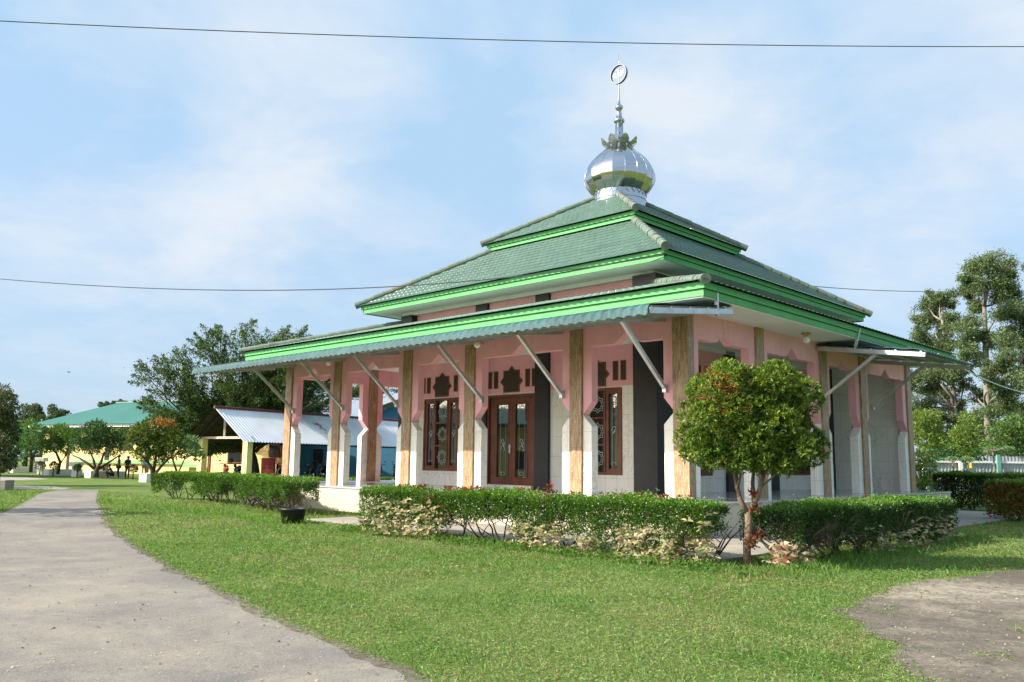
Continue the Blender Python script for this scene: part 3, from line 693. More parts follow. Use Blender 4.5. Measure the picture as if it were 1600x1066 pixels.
# ------------------------------------------------------------------ plants
def wob(x, seed, f=1.0):
    r = np.random.default_rng(seed); a = r.uniform(0, 6.28, 5); k = np.array([1, 2.3, 4.1, 7.7, 13.0]) * f; w = np.array([1, .7, .5, .3, .2])
    return (np.sin(np.outer(x, k) + a) * w).sum(1) / 2.2
GREEN_H = [(.055, .13, .022), (.08, .175, .028), (.12, .22, .036), (.04, .09, .02)]
VARIEG = [(.62, .54, .36), (.52, .48, .28), (.34, .38, .17), (.56, .40, .28), (.13, .19, .07)]
REDS = [(.27, .03, .025), (.34, .07, .03), (.17, .02, .02), (.14, .10, .03)]
def stems(base, n, spread, h, r0, seed, segs=5, fork=2):
    rs = np.random.default_rng(seed); m = MB()
    for i in range(n):
        p = np.array(base, float) + np.append(rs.normal(size=2) * .05, 0); d = np.append(rs.normal(size=2) * spread, 1.0); pts = [p]; rad = [r0]
        for k in range(segs):
            d = d + np.append(rs.normal(size=2) * .35, 0); q = pts[-1] + d / np.linalg.norm(d) * h / segs; pts.append(q); rad.append(r0 * (1 - .75 * (k + 1) / segs))
        m.tube(pts, rad, 6)
        for f in range(fork):
            k = rs.integers(1, segs); q = pts[k]; d2 = np.append(rs.normal(size=2) * .9, .8); d2 /= np.linalg.norm(d2)
            m.tube([q, q + d2 * h * .25 + rs.normal(size=3) * .02, q + d2 * h * .48 + rs.normal(size=3) * .04], [rad[k] * .7, rad[k] * .5, rad[k] * .2], 5)
    return m
def hedge(label, pts, w, h, dens, seed, group=None, zb=.35, varieg=(), reds=(), twigs=(), flowers=.02, green=GREEN_H, leaf=.042, bare=(), name='hedge', cat='hedge', stem_gap=.55, bark='bark_dark'):
    pts = np.array([np.append(p[:2], 0) for p in pts]); seg = np.linalg.norm(np.diff(pts, axis=0), axis=1); cum = np.append(0, np.cumsum(seg)); Lh = cum[-1]
    mid = pts.mean(0); th = thing(name, mid, label, cat, group)
    def pos(x):
        i = np.clip(np.searchsorted(cum, x, side='right') - 1, 0, len(seg) - 1); f = (x - cum[i]) / seg[i]
        p = pts[i] + (pts[i + 1] - pts[i]) * f[:, None]; d = (pts[i + 1] - pts[i]) / seg[i][:, None]
        return p - mid, np.stack([d[:, 1], -d[:, 0], 0 * x], 1), d
    N = int(Lh * (w + 1.5 * h) * dens)
    x = rng.uniform(-.02, 1.02, N) * Lh; xe = np.clip(x, 0, Lh)
    ht = h + .07 * wob(x, seed, 2) ; hwid = w / 2 * (1 + .20 * wob(x, seed + 1, 2.0))
    zlow = zb + .22 * wob(x, seed + 2, 1.7)
    for b0, b1 in bare: zlow = np.where((x > b0) & (x < b1), zlow + .36, zlow)
    zlow = np.clip(zlow, .04, h - .28)
    face = rng.uniform(size=N); top = face < .24; end = (face > .94)
    side = np.where(rng.uniform(size=N) < .5, -1, 1)
    c = np.where(top, rng.uniform(-1, 1, N), side * (1 - np.abs(rng.normal(size=N)) * .16))
    zz = np.where(top, ht - np.abs(rng.normal(size=N)) * .07, zlow + (ht - zlow) * rng.beta(1.25, .95, N))
    edge = np.abs(c); zz = zz - np.where(edge > .75, (edge - .75) * .28 * (zz > ht - .12), 0)
    inner = rng.uniform(size=N) < .22; c = np.where(inner, rng.uniform(-1, 1, N), c); zz = np.where(inner, zlow + (ht - zlow) * rng.uniform(.1, 1, N), zz)
    p, nrm, d = pos(xe); P_ = p + nrm * (c * hwid)[:, None] + d * (x - xe)[:, None]; P_[:, 2] = zz
    P_ += rng.normal(size=(N, 3)) * np.where(rng.uniform(size=(N, 1)) < .12, .055, .022)
    gap = np.sin(P_[:, 0] * 9 + seed) * np.sin(P_[:, 1] * 8.3 + seed) * np.sin(zz * 11 + 2 * seed)
    keep = (gap < .62) | top; P_, c, zz, top, nrm = P_[keep], c[keep], zz[keep], top[keep], nrm[keep]; N = len(P_)
    D = nrm * c[:, None] * .9 + np.array([0, 0, .75]) + rdir(N) * .85
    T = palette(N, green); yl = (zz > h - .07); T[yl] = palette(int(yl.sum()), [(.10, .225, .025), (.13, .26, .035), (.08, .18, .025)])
    Lv = Leaves(); sz = leaf * rng.uniform(.7, 1.25, N); Lv.add(P_, D, sz, sz * .5, T); Lv.build('hedge_leaves', M_['leaf_gloss'], th)
    if flowers:
        k = int(N * flowers); i = rng.choice(N, k); F = Leaves(); a = P_[i] + unit(D[i]) * .02
        for q in range(4): F.add(a, rdir(k) + unit(D[i]) * .5, .020, .016, palette(k, [(.75, .75, .70)], jit=.05))
        F.build('white_flowers', M_['leaf'], th)
    m = MB(); xs = np.arange(.2, Lh, stem_gap) + rng.uniform(-.15, .15, len(np.arange(.2, Lh, stem_gap))); sp, sn, _ = pos(np.clip(xs, 0, Lh))
    for i, q in enumerate(sp):
        q = q + sn[i] * rng.uniform(-.15, .15) * w; s_ = stems(q, rng.integers(2, 4), .33, h * .88, .022, seed * 50 + i); m.add(s_.v, s_.f)
    m.build('stems', M_[bark], th, smooth=True)
    for x0, x1, n, zlo, zhi, off in varieg:
        xx = rng.uniform(x0, x1, n); p, nr, _ = pos(xx); F = Leaves()
        Pv = p + nr * (off + rng.normal(size=n) * .10)[:, None]; Pv[:, 2] = zlo + (zhi - zlo) * rng.beta(1, 1.3, n)
        for q in range(6):
            Dq = rdir(n); Dq[:, 2] = np.abs(Dq[:, 2]) * .6 - .05; sz = rng.uniform(.075, .135, n); F.add(Pv, Dq + nr * .4, sz, sz * .42, palette(n, VARIEG, [3, 3, 3, 1.6, 2.5]), .12, droop=.25)
        F.build('variegated_leaves', M_['leaf'], th)
    for x0, x1, n, zlo, zhi, off in reds:
        xx = rng.uniform(x0, x1, n); p, nr, _ = pos(xx); F = Leaves(); Pv = p + nr * (off + rng.normal(size=n) * .06)[:, None]; Pv[:, 2] = zlo + (zhi - zlo) * rng.uniform(size=n)
        for q in range(6):
            Dq = rdir(n); Dq[:, 2] = np.abs(Dq[:, 2]) + .2; sz = rng.uniform(.05, .085, n); F.add(Pv, Dq, sz, sz * .34, palette(n, REDS), .12)
        F.build('red_leaves', M_['leaf_gloss'], th)
    for x0, x1, n, off in twigs:
        m = MB(); xx = rng.uniform(x0, x1, n); p, nr, _ = pos(xx)
        for i in range(n):
            a = p[i] + nr[i] * (off + rng.normal() * .1); a[2] = rng.uniform(.15, .5); q = [a]
            dd = np.append(rng.normal(size=2) * .5, .9)
            for k in range(3): dd = dd + rng.normal(size=3) * .3; q.append(q[-1] + unit(dd) * .13)
            m.tube(q, [.006, .005, .004, .002], 4)
        m.build('bare_twigs', M_['bark'], th)
    return th
# ------ trees with lobed crowns
def lobes_leaves(Lv, lobes, n, size, ratio, cols, w=None, shell=.62, up=.35, rosette=0, fold=.18, flat_bottom=None, jit=.18, tipcols=None):
    lobes = np.array(lobes, float); r = lobes[:, 3]; pr = r ** 2.2 / (r ** 2.2).sum(); idx = rng.choice(len(lobes), n, p=pr)
    dr = rdir(n); dr[:, 2] += up * .6; dr = unit(dr); rad = shell + (1 - shell) * rng.uniform(size=n) ** .6
    inn = rng.uniform(size=n) < .18; rad[inn] *= rng.uniform(.3, 1, inn.sum())
    sq = lobes[idx, 4] if lobes.shape[1] > 4 else np.ones(n)
    off = dr * (rad * r[idx])[:, None]; off[:, 2] *= sq
    P_ = lobes[idx, :3] + off
    if flat_bottom is not None: P_[:, 2] = np.maximum(P_[:, 2], flat_bottom + rng.normal(size=n) * .05)
    T = palette(n, cols, w, jit)
    if tipcols is not None: T = tipcols(P_, T)
    if rosette:
        for q in range(rosette):
            D = dr * .75 + np.array([0, 0, up]) + rdir(n) * .95; sz = size * rng.uniform(.65, 1.2, n)
            Lv.add(P_, D, sz, sz * ratio, np.clip(T * (1 + .12 * rng.normal(size=(n, 1))), .004, .9), fold)
    else:
        D = dr + np.array([0, 0, up]) + rdir(n) * .9; sz = size * rng.uniform(.6, 1.3, n); Lv.add(P_, D, sz, sz * ratio, T, fold)
def limb(m, p, q, r0, r1, bend=.15, n=5, seg=7):
    p, q = np.array(p, float), np.array(q, float); d = q - p; b = rdir(1)[0] * np.linalg.norm(d) * bend; pts = []
    for i in range(n + 1):
        f = i / n; pts.append(p + d * f + b * math.sin(f * math.pi) + rng.normal(size=3) * np.linalg.norm(d) * .015 * (0 < i < n))
    m.tube(pts, [r0 + (r1 - r0) * i / n for i in range(n + 1)], seg); return pts
def small_tree(name, base, label, cat, lobes, n, size, ratio, cols, trunk, group=None, rosette=0, leaf='leaf', bark='bark_dark', **k):
    """lobes and trunk lines are relative to the base"""
    t = thing(name, base, label, cat, group); Lv = Leaves(); lobes_leaves(Lv, lobes, n, size, ratio, cols, rosette=rosette, **k); Lv.build('crown', M_[leaf], t)
    m = MB()
    for ln in trunk: m.tube([np.array(p[:3], float) for p in ln], [p[3] for p in ln], 8)
    m.build('trunk', M_[bark], t, smooth=True); return t
# ------ front topiary tree
base = gnd(1168, 887); bx, by = base[:2]
def front_tree():
    t = thing('topiary_tree', base, 'clipped topiary tree with reddish new leaves growing in the gap between the two front hedges', 'tree')
    s = 13.9 / F_PX
    px = lambda x, y, dy=0: at(x, y, by + dy) - base
    L_ = []
    out = [(1100, 610, .30), (1135, 590, .32), (1170, 600, .30), (1215, 590, .32), (1250, 622, .33), (1085, 650, .30), (1075, 685, .24), (1100, 700, .26), (1140, 640, .40), (1190, 640, .42), (1230, 660, .38), (1260, 690, .32), (1275, 700, .20), (1150, 700, .28), (1195, 712, .26), (1235, 715, .26), (1120, 675, .34), (1180, 680, .36), (1218, 700, .33), (1205, 610, .28), (1150, 585, .2), (1238, 600, .22), (1086, 706, .24), (1112, 716, .22), (1150, 720, .24), (1190, 723, .22), (1230, 726, .24), (1262, 710, .24)]
    for x, y, r in out:
        for dy in (-.55, .05, .6):
            k = 1 - .25 * (dy != .05); xx = 1172 + (x - 1172) * (.86 if dy != .05 else 1); q = px(xx, y, dy + rng.normal() * .08); L_.append((q[0], q[1], q[2], r * k * rng.uniform(.85, 1.1), .9))
    Lv = Leaves(); c0 = px(1120, 615)
    def tips(P_, T):
        n = len(P_); d = np.linalg.norm((P_ - c0) * np.array([1, .5, 1]), axis=1); f = (np.sin(P_[:, 0] * 11) * np.sin(P_[:, 1] * 9 + 1) * np.sin(P_[:, 2] * 12) > .55)
        red = ((d < .40) & (rng.uniform(size=n) < .26)) | (f & (d < .8) & (rng.uniform(size=n) < .22)) | (rng.uniform(size=n) < .006)
        T[red] = palette(int(red.sum()), [(.38, .10, .03), (.42, .17, .05), (.34, .045, .03), (.30, .19, .05)]); return T
    lobes_leaves(Lv, L_, 12500, .074, .31, [(.088, .155, .022), (.135, .21, .028), (.20, .265, .042), (.045, .088, .018)], [3, 3, 2.2, 1.4], shell=.82, up=.45, rosette=7, flat_bottom=px(1170, 736)[2], tipcols=tips)
    Lv.build('crown', M_['leaf_gloss'], t)
    m = MB(); Z = lambda x, y, dy=0: px(x, y, dy)
    for pts, r0, r1 in (([(1168, 887, 0), (1167, 850, 0), (1170, 822, 0), (1169, 800, 0)], .062, .055),
                        ([(1169, 804, 0), (1156, 780, .0), (1150, 752, .05), (1146, 728, .1), (1128, 700, .15), (1112, 670, .1)], .045, .016),
                        ([(1152, 765, .02), (1157, 742, -.1), (1150, 722, -.2), (1146, 690, -.3)], .024, .012),
                        ([(1170, 802, 0), (1182, 780, -.03), (1190, 755, -.1), (1196, 730, -.1), (1200, 700, 0), (1210, 660, 0)], .045, .018),
                        ([(1178, 786, -.02), (1176, 755, .12), (1178, 725, .2), (1176, 690, .25), (1172, 640, .2)], .036, .014),
                        ([(1188, 762, -.08), (1208, 745, -.2), (1222, 732, -.25), (1245, 705, -.3)], .017, .010),
                        ([(1183, 775, 0), (1192, 750, .25), (1188, 720, .35), (1210, 690, .4)], .026, .012),
                        ([(1172, 735, .15), (1163, 722, .1), (1150, 700, .1)], .014, .008), ([(1192, 745, -.1), (1180, 722, -.2), (1170, 700, -.3)], .014, .008)):
        m.tube([Z(*p) for p in pts], [r0 + (r1 - r0) * i / (len(pts) - 1) for i in range(len(pts))], 9)
    m.build('trunk', M_['bark'], t, smooth=True)
    F = Leaves()
    for x, y, n, r in ((1180, 795, 10, .10), (1176, 770, 8, .07), (1175, 850, 22, .10), (1186, 838, 10, .09)):
        q = px(x, y, -.06); n_ = n * 6; F.add(q + rdir(n_) * r * rng.uniform(.2, 1, (n_, 1)), rdir(n_) + np.array([0, 0, .5]), rng.uniform(.05, .09, n_), .026, palette(n_, [(.28, .03, .03), (.20, .03, .03), (.10, .15, .03)]))
    F.build('red_shoots', M_['leaf_gloss'], t)
front_tree()
# ------ hedges round the mosque
cH2 = [ST(4.65, -5.15), ST(1.5, -4.72), ST(-3.3, -4.68)]
hedge('long clipped green hedge in front of the double door, with cream leaves along its foot', cH2, .86, .99, 6200, 11, zb=.20, bare=((2.3, 4.0), (5.0, 5.4), (6.6, 7.0), (7.7, 8.2)),
      varieg=((.1, 2.2, 300, .05, .80, .40), (4.1, 5.3, 120, .03, .50, .42), (5.7, 6.2, 40, .03, .35, .42), (6.5, 7.7, 190, .03, .58, .40), (7.5, 8.2, 120, .1, .92, .2)),
      reds=((.3, 1.6, 34, .92, 1.08, .1), (2.6, 7.8, 26, .97, 1.08, .15), (1.9, 2.9, 60, .93, 1.06, 0), (1.75, 2.0, 14, .70, .86, .38), (4.75, 4.95, 26, .82, 1.22, .25), (5.8, 7.6, 10, .98, 1.05, -.1), (1.4, 2.4, 10, .4, .7, .40)), group='hedges round the mosque')
cH3 = [ST(-4.0, -3.85), ST(-4.0, -.6), ST(-4.15, 3.3)]
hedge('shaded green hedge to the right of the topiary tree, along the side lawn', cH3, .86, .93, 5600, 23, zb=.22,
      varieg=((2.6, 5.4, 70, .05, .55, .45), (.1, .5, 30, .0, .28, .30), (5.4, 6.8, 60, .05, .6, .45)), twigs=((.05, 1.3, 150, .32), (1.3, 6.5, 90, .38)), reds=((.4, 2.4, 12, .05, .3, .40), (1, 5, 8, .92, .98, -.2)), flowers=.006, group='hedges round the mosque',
      green=[(.03, .085, .015), (.045, .115, .02), (.06, .13, .025), (.05, .06, .03)])  # darker greens put this hedge's shade into its leaf colours
cH1 = [gnd(440, 806) + .45 * V - .1 * U, gnd(372, 791) + .3 * V, gnd(300, 783) + .3 * V, gnd(240, 780) + .45 * V]
hedge('long low hedge left of the mosque running away from the big black pot', cH1, .95, 1.0, 3400, 31, zb=.36, leaf=.055, bare=((0, 1.3), (5, 6.5), (9, 11)),
      varieg=((1.2, 3.6, 90, .08, .72, .42),), twigs=((.2, 2.4, 170, .30), (6.2, 8.0, 70, .4)), flowers=.03, group='hedges round the mosque')
# back hedges, right
def hpx(a, b, back=.4):
    p, q = gnd(*a), gnd(*b); d = unit(q - p); n = np.array([-d[1], d[0], 0]); n = n if n[1] > 0 else -n; return [p + n * back, q + n * back]
hedge('dark hedge behind the right end of the mosque garden', hpx((1462, 796), (1545, 800)), 1.0, 1.35, 3000, 41, zb=.08, leaf=.07, flowers=.004, green=[(.025, .06, .012), (.035, .08, .016)], group='hedges at the back right')
hedge('reddish green croton hedge at the right edge of the lawn', hpx((1548, 812), (1660, 822)), .9, 1.18, 2600, 43, zb=.08, leaf=.085, flowers=0, green=[(.06, .13, .02), (.12, .17, .03), (.22, .06, .02), (.24, .15, .04)], group='hedges at the back right')
hedge('flat topped pale hedge in front of the zinc fence', hpx((1540, 790), (1660, 797)), .8, 1.35, 1600, 45, zb=.1, leaf=.08, flowers=0, green=[(.07, .13, .03), (.09, .15, .04)], group='hedges at the back right')
# hedges near the shed, left
hedge('dark low hedge in front of the shed posts', hpx((312, 757), (432, 762)), .9, .58, 700, 47, zb=.04, leaf=.09, flowers=0, group='low hedges by the shed')
hedge('red flowering border seen between the two left columns', hpx((420, 766), (640, 775)), .8, .62, 700, 49, zb=.04, leaf=.10, flowers=0, green=[(.30, .03, .03), (.18, .03, .03), (.06, .09, .02), (.32, .06, .04)], group='low hedges by the shed', name='flower_border', cat='flower border')
# small plants at hedge feet
def rosette_plant(base, label, n, size, cols, h=.3, ratio=.4, name='variegated_plant', group=None):
    t = thing(name, base, label, 'plant', group); F = Leaves(); z = rng.uniform(.03, h, n); P_ = np.stack([rng.normal(size=n) * h * .22, rng.normal(size=n) * h * .22, z], 1); D = rdir(n); D[:, 2] = np.abs(D[:, 2]) * .8 + .1
    F.add(P_, D, size * rng.uniform(.7, 1.2, n), size * ratio, palette(n, cols), .15, droop=.3); F.build('leaves', M_['leaf'], t); m = MB(); m.tube([(0, 0, 0), (.01, 0, h * .5), (0, .01, h)], .012, 5); m.build('stem', M_['bark'], t); return t
rosette_plant(gnd(1222, 890), 'small pink and cream leaved plant at the foot of the topiary tree', 90, .17, [(.62, .42, .30), (.55, .48, .30), (.45, .40, .22), (.60, .34, .26)], .36)
p0 = gnd(1008, 874); t = thing('terracotta_pot', p0, 'small orange clay pot half hidden under the front hedge', 'pot'); m = MB(); m.lathe([(.07, 0), (.10, .13), (.115, .13), (.115, .16), (.095, .16), (.07, .05)], (0, 0, 0), 18); m.build('pot_body', M_['terracotta'], t, smooth=True)
# ------ trees on the left
MG = [(.045, .10, .022), (.065, .135, .03), (.09, .175, .035), (.03, .07, .018)]
def px_lobes(base, lst, Y, depth=1.0, k=1.0):
    out = []
    for x, y, r in lst:
        for d in (-.5, .1, .6):
            q = at(x, y, Y + d * depth + rng.normal() * .1) - base; rr = r * Y / F_PX; out.append((q[0] * (.92 if d != .1 else 1), q[1], q[2], rr * (1 if d == .1 else .8)))
    return out
def pxl(base, Y, lines): return [[tuple(at(x, y, Y + d) - base) + (r,) for x, y, d, r in ln] for ln in lines]
def bench_tree(x, ybase, Y, label, lobes, trunk, n=5600, size=.18, cols=MG, group='trees in a row before the yellow building', **k):
    base = at(x, ybase, Y); base[2] = 0 if abs(base[2]) < 1.2 else base[2]
    return small_tree(k.pop('name', 'garden_tree'), base, label, 'tree', px_lobes(base, lobes, Y, k.pop('depth', 1.6)), n, size, k.pop('ratio', .42), cols, pxl(base, Y, trunk), group, **k)
bench_tree(48, 738, 76, 'light green tree at the far left of the row, lowest crown towards the road', [(45, 668, 14), (30, 685, 14), (55, 690, 16), (40, 700, 14), (66, 700, 12), (60, 675, 12), (22, 697, 8)], [[(48, 738, 0, .16), (49, 715, 0, .13), (46, 690, 0, .09)], [(49, 722, 0, .1), (58, 700, .2, .06)]], cols=[(.07, .16, .035), (.10, .20, .04), (.05, .11, .03)])
bench_tree(90, 741, 68, 'yellowish green tree with a forked leaning trunk beside a planter box', [(76, 680, 13), (95, 676, 14), (110, 682, 13), (86, 696, 13), (104, 698, 13), (70, 697, 9)], [[(90, 741, 0, .13), (94, 722, 0, .11), (88, 708, 0, .08), (78, 697, 0, .05)], [(93, 726, 0, .09), (103, 712, .2, .07), (108, 695, .2, .05)]], cols=[(.08, .16, .03), (.05, .12, .025), (.12, .21, .04)])
bench_tree(150, 744, 63, 'wide dark green tree with many spreading limbs, right of the row', [(130, 684, 18), (150, 672, 17), (170, 684, 17), (188, 690, 14), (118, 696, 13), (142, 696, 16), (165, 700, 15), (185, 703, 12), (155, 684, 18), (196, 680, 12)],
           [[(150, 746, 0, .20), (150, 733, 0, .17)], [(150, 735, 0, .12), (138, 725, 0, .09), (124, 716, 0, .06), (112, 711, .2, .04)], [(150, 735, 0, .11), (146, 718, .3, .08), (140, 704, .4, .05)], [(150, 735, 0, .12), (158, 722, -.2, .09), (163, 706, -.3, .06)], [(152, 734, 0, .12), (168, 724, 0, .08), (186, 712, .1, .05)]], n=8500, cols=[(.03, .075, .02), (.045, .10, .03), (.06, .13, .03), (.022, .05, .016)])
bench_tree(240, 752, 44, 'round clipped topiary tree with an orange tuft on top, behind the far hedge', [(222, 680, 20), (240, 668, 18), (258, 672, 18), (275, 688, 17), (210, 695, 15), (235, 695, 22), (258, 702, 20), (278, 705, 14), (222, 708, 14), (245, 712, 15), (205, 682, 10)],
           [[(240, 758, 0, .12), (238, 735, 0, .11), (228, 718, 0, .07), (215, 708, 0, .05)], [(240, 740, 0, .09), (242, 722, .2, .07), (246, 704, .2, .05)], [(241, 742, 0, .08), (256, 724, 0, .06), (270, 712, -.1, .04)]], n=3000, size=.15, ratio=.36, rosette=4, group=None, name='topiary_tree', leaf='leaf_gloss', depth=1.0,
           cols=[(.07, .12, .02), (.10, .15, .025), (.14, .18, .03), (.04, .075, .015)], shell=.7, tipcols=lambda P_, T: np.where(((np.abs(P_[:, 0] - .55) < .55) & (P_[:, 2] > 3.1) & (rng.uniform(size=len(P_)) < .75))[:, None], palette(len(P_), [(.40, .14, .03), (.34, .20, .05)]), T))
bench_tree(280, 748, 46, 'thin sapling with pale broad leaves between the topiary tree and the shed', [(300, 690, 7), (308, 704, 7), (296, 705, 6), (312, 715, 5), (290, 690, 6)], [[(280, 748, 0, .07), (272, 725, 0, .05), (266, 705, 0, .04)], [(279, 738, 0, .05), (288, 718, 0, .035), (304, 708, 0, .02)]], n=420, size=.24, cols=[(.12, .20, .07), (.09, .16, .06)], group=None)
# dark tree at the left edge
bench_tree(2, 745, 46, 'dark drooping tree cut by the left edge of the view', [(4, 612, 12), (12, 632, 14), (2, 650, 18), (15, 660, 13), (12, 680, 16), (18, 618, 7), (20, 702, 10), (-10, 640, 25), (-18, 690, 25), (4, 710, 15), (24, 645, 6), (22, 672, 8), (14, 722, 10), (-6, 728, 14)], [[(-8, 765, 0, .25), (-7, 700, 0, .2), (-4, 620, 0, .06)]], n=11000, size=.22, ratio=.25, cols=[(.022, .045, .015), (.03, .06, .02), (.10, .11, .03)], up=-.5, group=None)
# big spreading tree behind the shed
def big_tree():
    Y = 67.0; base = at(396, 745, Y); base[2] = 0
    t = thing('spreading_tree', base, 'big spreading tree with feathery upswept branches behind the shed roof', 'tree'); m = MB(); Lv = Leaves()
    px = lambda x, y, d=0: at(x, y, Y + d) - base
    m.tube([px(397, 752), px(397, 735), px(394, 720), px(390, 706)], [.50, .42, .44, .40], 10)
    prim = []
    tips = [(214, 578), (232, 620), (240, 548), (262, 558), (285, 545), (318, 510), (345, 504), (376, 492), (398, 512), (420, 512), (446, 505), (470, 515), (495, 520), (520, 522), (545, 545), (580, 560), (618, 590), (600, 600), (590, 620), (228, 640), (350, 560), (420, 560), (480, 570), (540, 600), (300, 600), (260, 660), (330, 640), (470, 620), (440, 630), (410, 620), (500, 610), (380, 640), (540, 610), (520, 600), (450, 600), (360, 600), (580, 600)]
    for i, (x, y) in enumerate(tips):
        for dep in (rng.uniform(-5, -1), rng.uniform(.5, 6)):
            f0 = px(388 + (x - 388) * .06, 706 - 4 * (i % 3)); tip = px(393 + (x - 393) * .90 + rng.normal() * 5, 706 + (y - 706) * .86 + rng.normal() * 5, dep * (1 if 9 < i < 24 else .6))
            d = tip - f0; ln = np.linalg.norm(d); sag = np.array([0, 0, (-.10 if x < 430 else .10) * ln]); pts = [f0 + d * f + sag * math.sin(f * math.pi) + rng.normal(size=3) * .12 * (0 < f < 1) for f in np.linspace(0, 1, 8)]
            if any(q[0] > 1.6 and q[2] < 5.3 for q in pts[3:]): continue
            m.tube(pts, [.12 * (1 - f) + .02 for f in np.linspace(0, 1, 8)], 6)
            for f in np.concatenate([rng.uniform(.22, 1.0, 17), [1.0]]):
                k = min(int(f * 7), 6); p = pts[k] + (pts[k + 1] - pts[k]) * (f * 7 - k); dd = unit(d / ln + rdir(1)[0] * .85 + np.array([0, 0, .12])); l2 = rng.uniform(.9, 2.4) * (1.15 - .4 * f)
                if rng.uniform() < .5: m.tube([p, p + dd * l2 * .6], [.03, .012], 4)
                nn = int(135 * l2); s_ = rng.uniform(.05, 1, nn); P_ = p + dd * (s_ * l2)[:, None] + rng.normal(size=(nn, 3)) * (.36 * (1.1 - s_))[:, None] * np.array([1.2, 1.2, .6])
                ok = (P_[:, 2] > 5.2) | (P_[:, 0] < 1.6); P_ = P_[ok]; nn = len(P_); D = dd + rdir(nn) * .8; sz = rng.uniform(.10, .21, nn); Lv.add(P_, D, sz, sz * .46, palette(nn, [(.055, .10, .025), (.08, .13, .035), (.035, .065, .02), (.11, .16, .04)], [3, 2, 2, 1]), .1)
    m.build('trunk', M_['bark_dark'], t, smooth=True); Lv.build('crown', M_['leaf'], t)
big_tree()
# ------ tall trees on the right
def tall_tree(label, Y, trunk, clumps, n, size, cols, forks, group='tall trees at the back right', bark='bark_pale', sx=1.0):
    base = at(trunk[0][0], 757, Y); base[2] = 0
    t = thing('tall_tree', base, label, 'tree', group); m = MB(); px = lambda x, y, d=0: at(x, y, Y + d) - base
    m.tube([(0, 0, 0)] + [px(x, y) for x, y, r in trunk], [trunk[0][2] * 1.15] + [r for x, y, r in trunk], 10); Lv = Leaves(); k = Y / F_PX
    for x, y, r in clumps:
        d0 = rng.normal() * 2.0; c = px(x, y, d0); j = min(range(len(trunk)), key=lambda i: abs(trunk[i][1] - (y + 22)) + (0 if trunk[i][1] > y else 30)); a = px(trunk[j][0], trunk[j][1])
        limb(m, a, c, .09, .025, .12)
        for q in range(12):
            e = c + rdir(1)[0] * np.array([1.25, 1.1, 1.0]) * r * k * rng.uniform(.3, 1.05); limb(m, c, e, .035, .012, .1, 3, 4)
            nn = int(n * (r / 20) ** 2 / 10); rr = r * k * rng.uniform(.25, .58); dr = rdir(nn); P_ = e + rng.normal(size=(nn, 3)) * rr * np.array([.62, .58, .46])
            sz = size * rng.uniform(.6, 1.25, nn); Lv.add(P_, dr * .5 + rdir(nn) + np.array([0, 0, -.1]), sz, sz * .45, palette(nn, cols, jit=.22), .15, droop=.2)
    for _ in range(75):                                       # thinner foliage joining the clumps
        i, j = rng.integers(0, len(clumps), 2); x0, y0, r0_ = clumps[i]; x1, y1, r1_ = clumps[j]
        if i == j or math.hypot(x0 - x1, y0 - y1) > 42: continue
        f = rng.uniform(.25, .75); c = px(x0 + (x1 - x0) * f + rng.normal() * 4, y0 + (y1 - y0) * f + rng.normal() * 4, rng.normal() * 2.2); nn = int(n * .22); rr = (r0_ + r1_) * .30 * k
        P_ = c + rng.normal(size=(nn, 3)) * rr * np.array([.75, .65, .5]); sz = size * rng.uniform(.6, 1.25, nn); Lv.add(P_, rdir(nn) + np.array([0, 0, -.1]), sz, sz * .45, palette(nn, cols, jit=.22), .15, droop=.2)
    for a, b, r in forks: limb(m, px(*a), px(*b), r, r * .5)
    m.build('trunk', M_[bark], t, smooth=True); Lv.build('crown', M_['leaf'], t); return t
TG = [(.115, .17, .065), (.09, .14, .055), (.15, .205, .08), (.18, .215, .10), (.065, .105, .04)]  # paled, greyed greens with distance haze put into the leaf colour
tall_tree('tallest tree with a straight pale trunk at the right edge', 58, [(1543, 700, .23), (1543, 640, .21), (1541, 590, .19), (1540, 540, .19), (1538, 480, .13), (1545, 430, .06)],
          [(1530, 415, 20), (1555, 412, 20), (1580, 425, 19), (1520, 440, 18), (1548, 445, 22), (1585, 455, 24), (1508, 458, 13), (1570, 485, 24), (1600, 495, 26), (1525, 478, 15), (1520, 515, 20), (1545, 528, 14), (1580, 530, 24), (1612, 550, 26), (1560, 570, 22), (1595, 585, 24), (1515, 555, 16), (1575, 615, 20), (1605, 640, 22), (1630, 600, 30), (1630, 520, 30), (1510, 540, 12), (1530, 620, 16), (1560, 640, 18), (1580, 670, 18), (1535, 660, 14), (1560, 600, 14)], 3300, .15, TG, [((1541, 590), (1505, 560), .12), ((1541, 620), (1600, 560), .14), ((1545, 650), (1590, 600), .14)])
tall_tree('broad grey green tree behind the right awning', 62, [(1500, 700, .20), (1492, 640, .18), (1488, 600, .16), (1478, 550, .14), (1472, 500, .08)],
          [(1470, 462, 16), (1450, 478, 16), (1482, 470, 14), (1440, 500, 14), (1465, 500, 20), (1490, 505, 18), (1435, 530, 15), (1460, 535, 20), (1485, 540, 18), (1450, 560, 18), (1480, 585, 18), (1450, 600, 20), (1432, 585, 15), (1470, 620, 18), (1440, 635, 20), (1500, 575, 14), (1505, 600, 12), (1425, 555, 14), (1480, 650, 16), (1455, 655, 16), (1415, 600, 16), (1418, 640, 16), (1465, 580, 16), (1490, 630, 14), (1505, 660, 14), (1440, 670, 16), (1475, 680, 16)], 3300, .15, TG, [((1492, 640), (1470, 600), .12), ((1488, 600), (1500, 560), .1)])
YG = [(.12, .19, .035), (.16, .24, .04), (.09, .15, .03), (.19, .25, .06)]
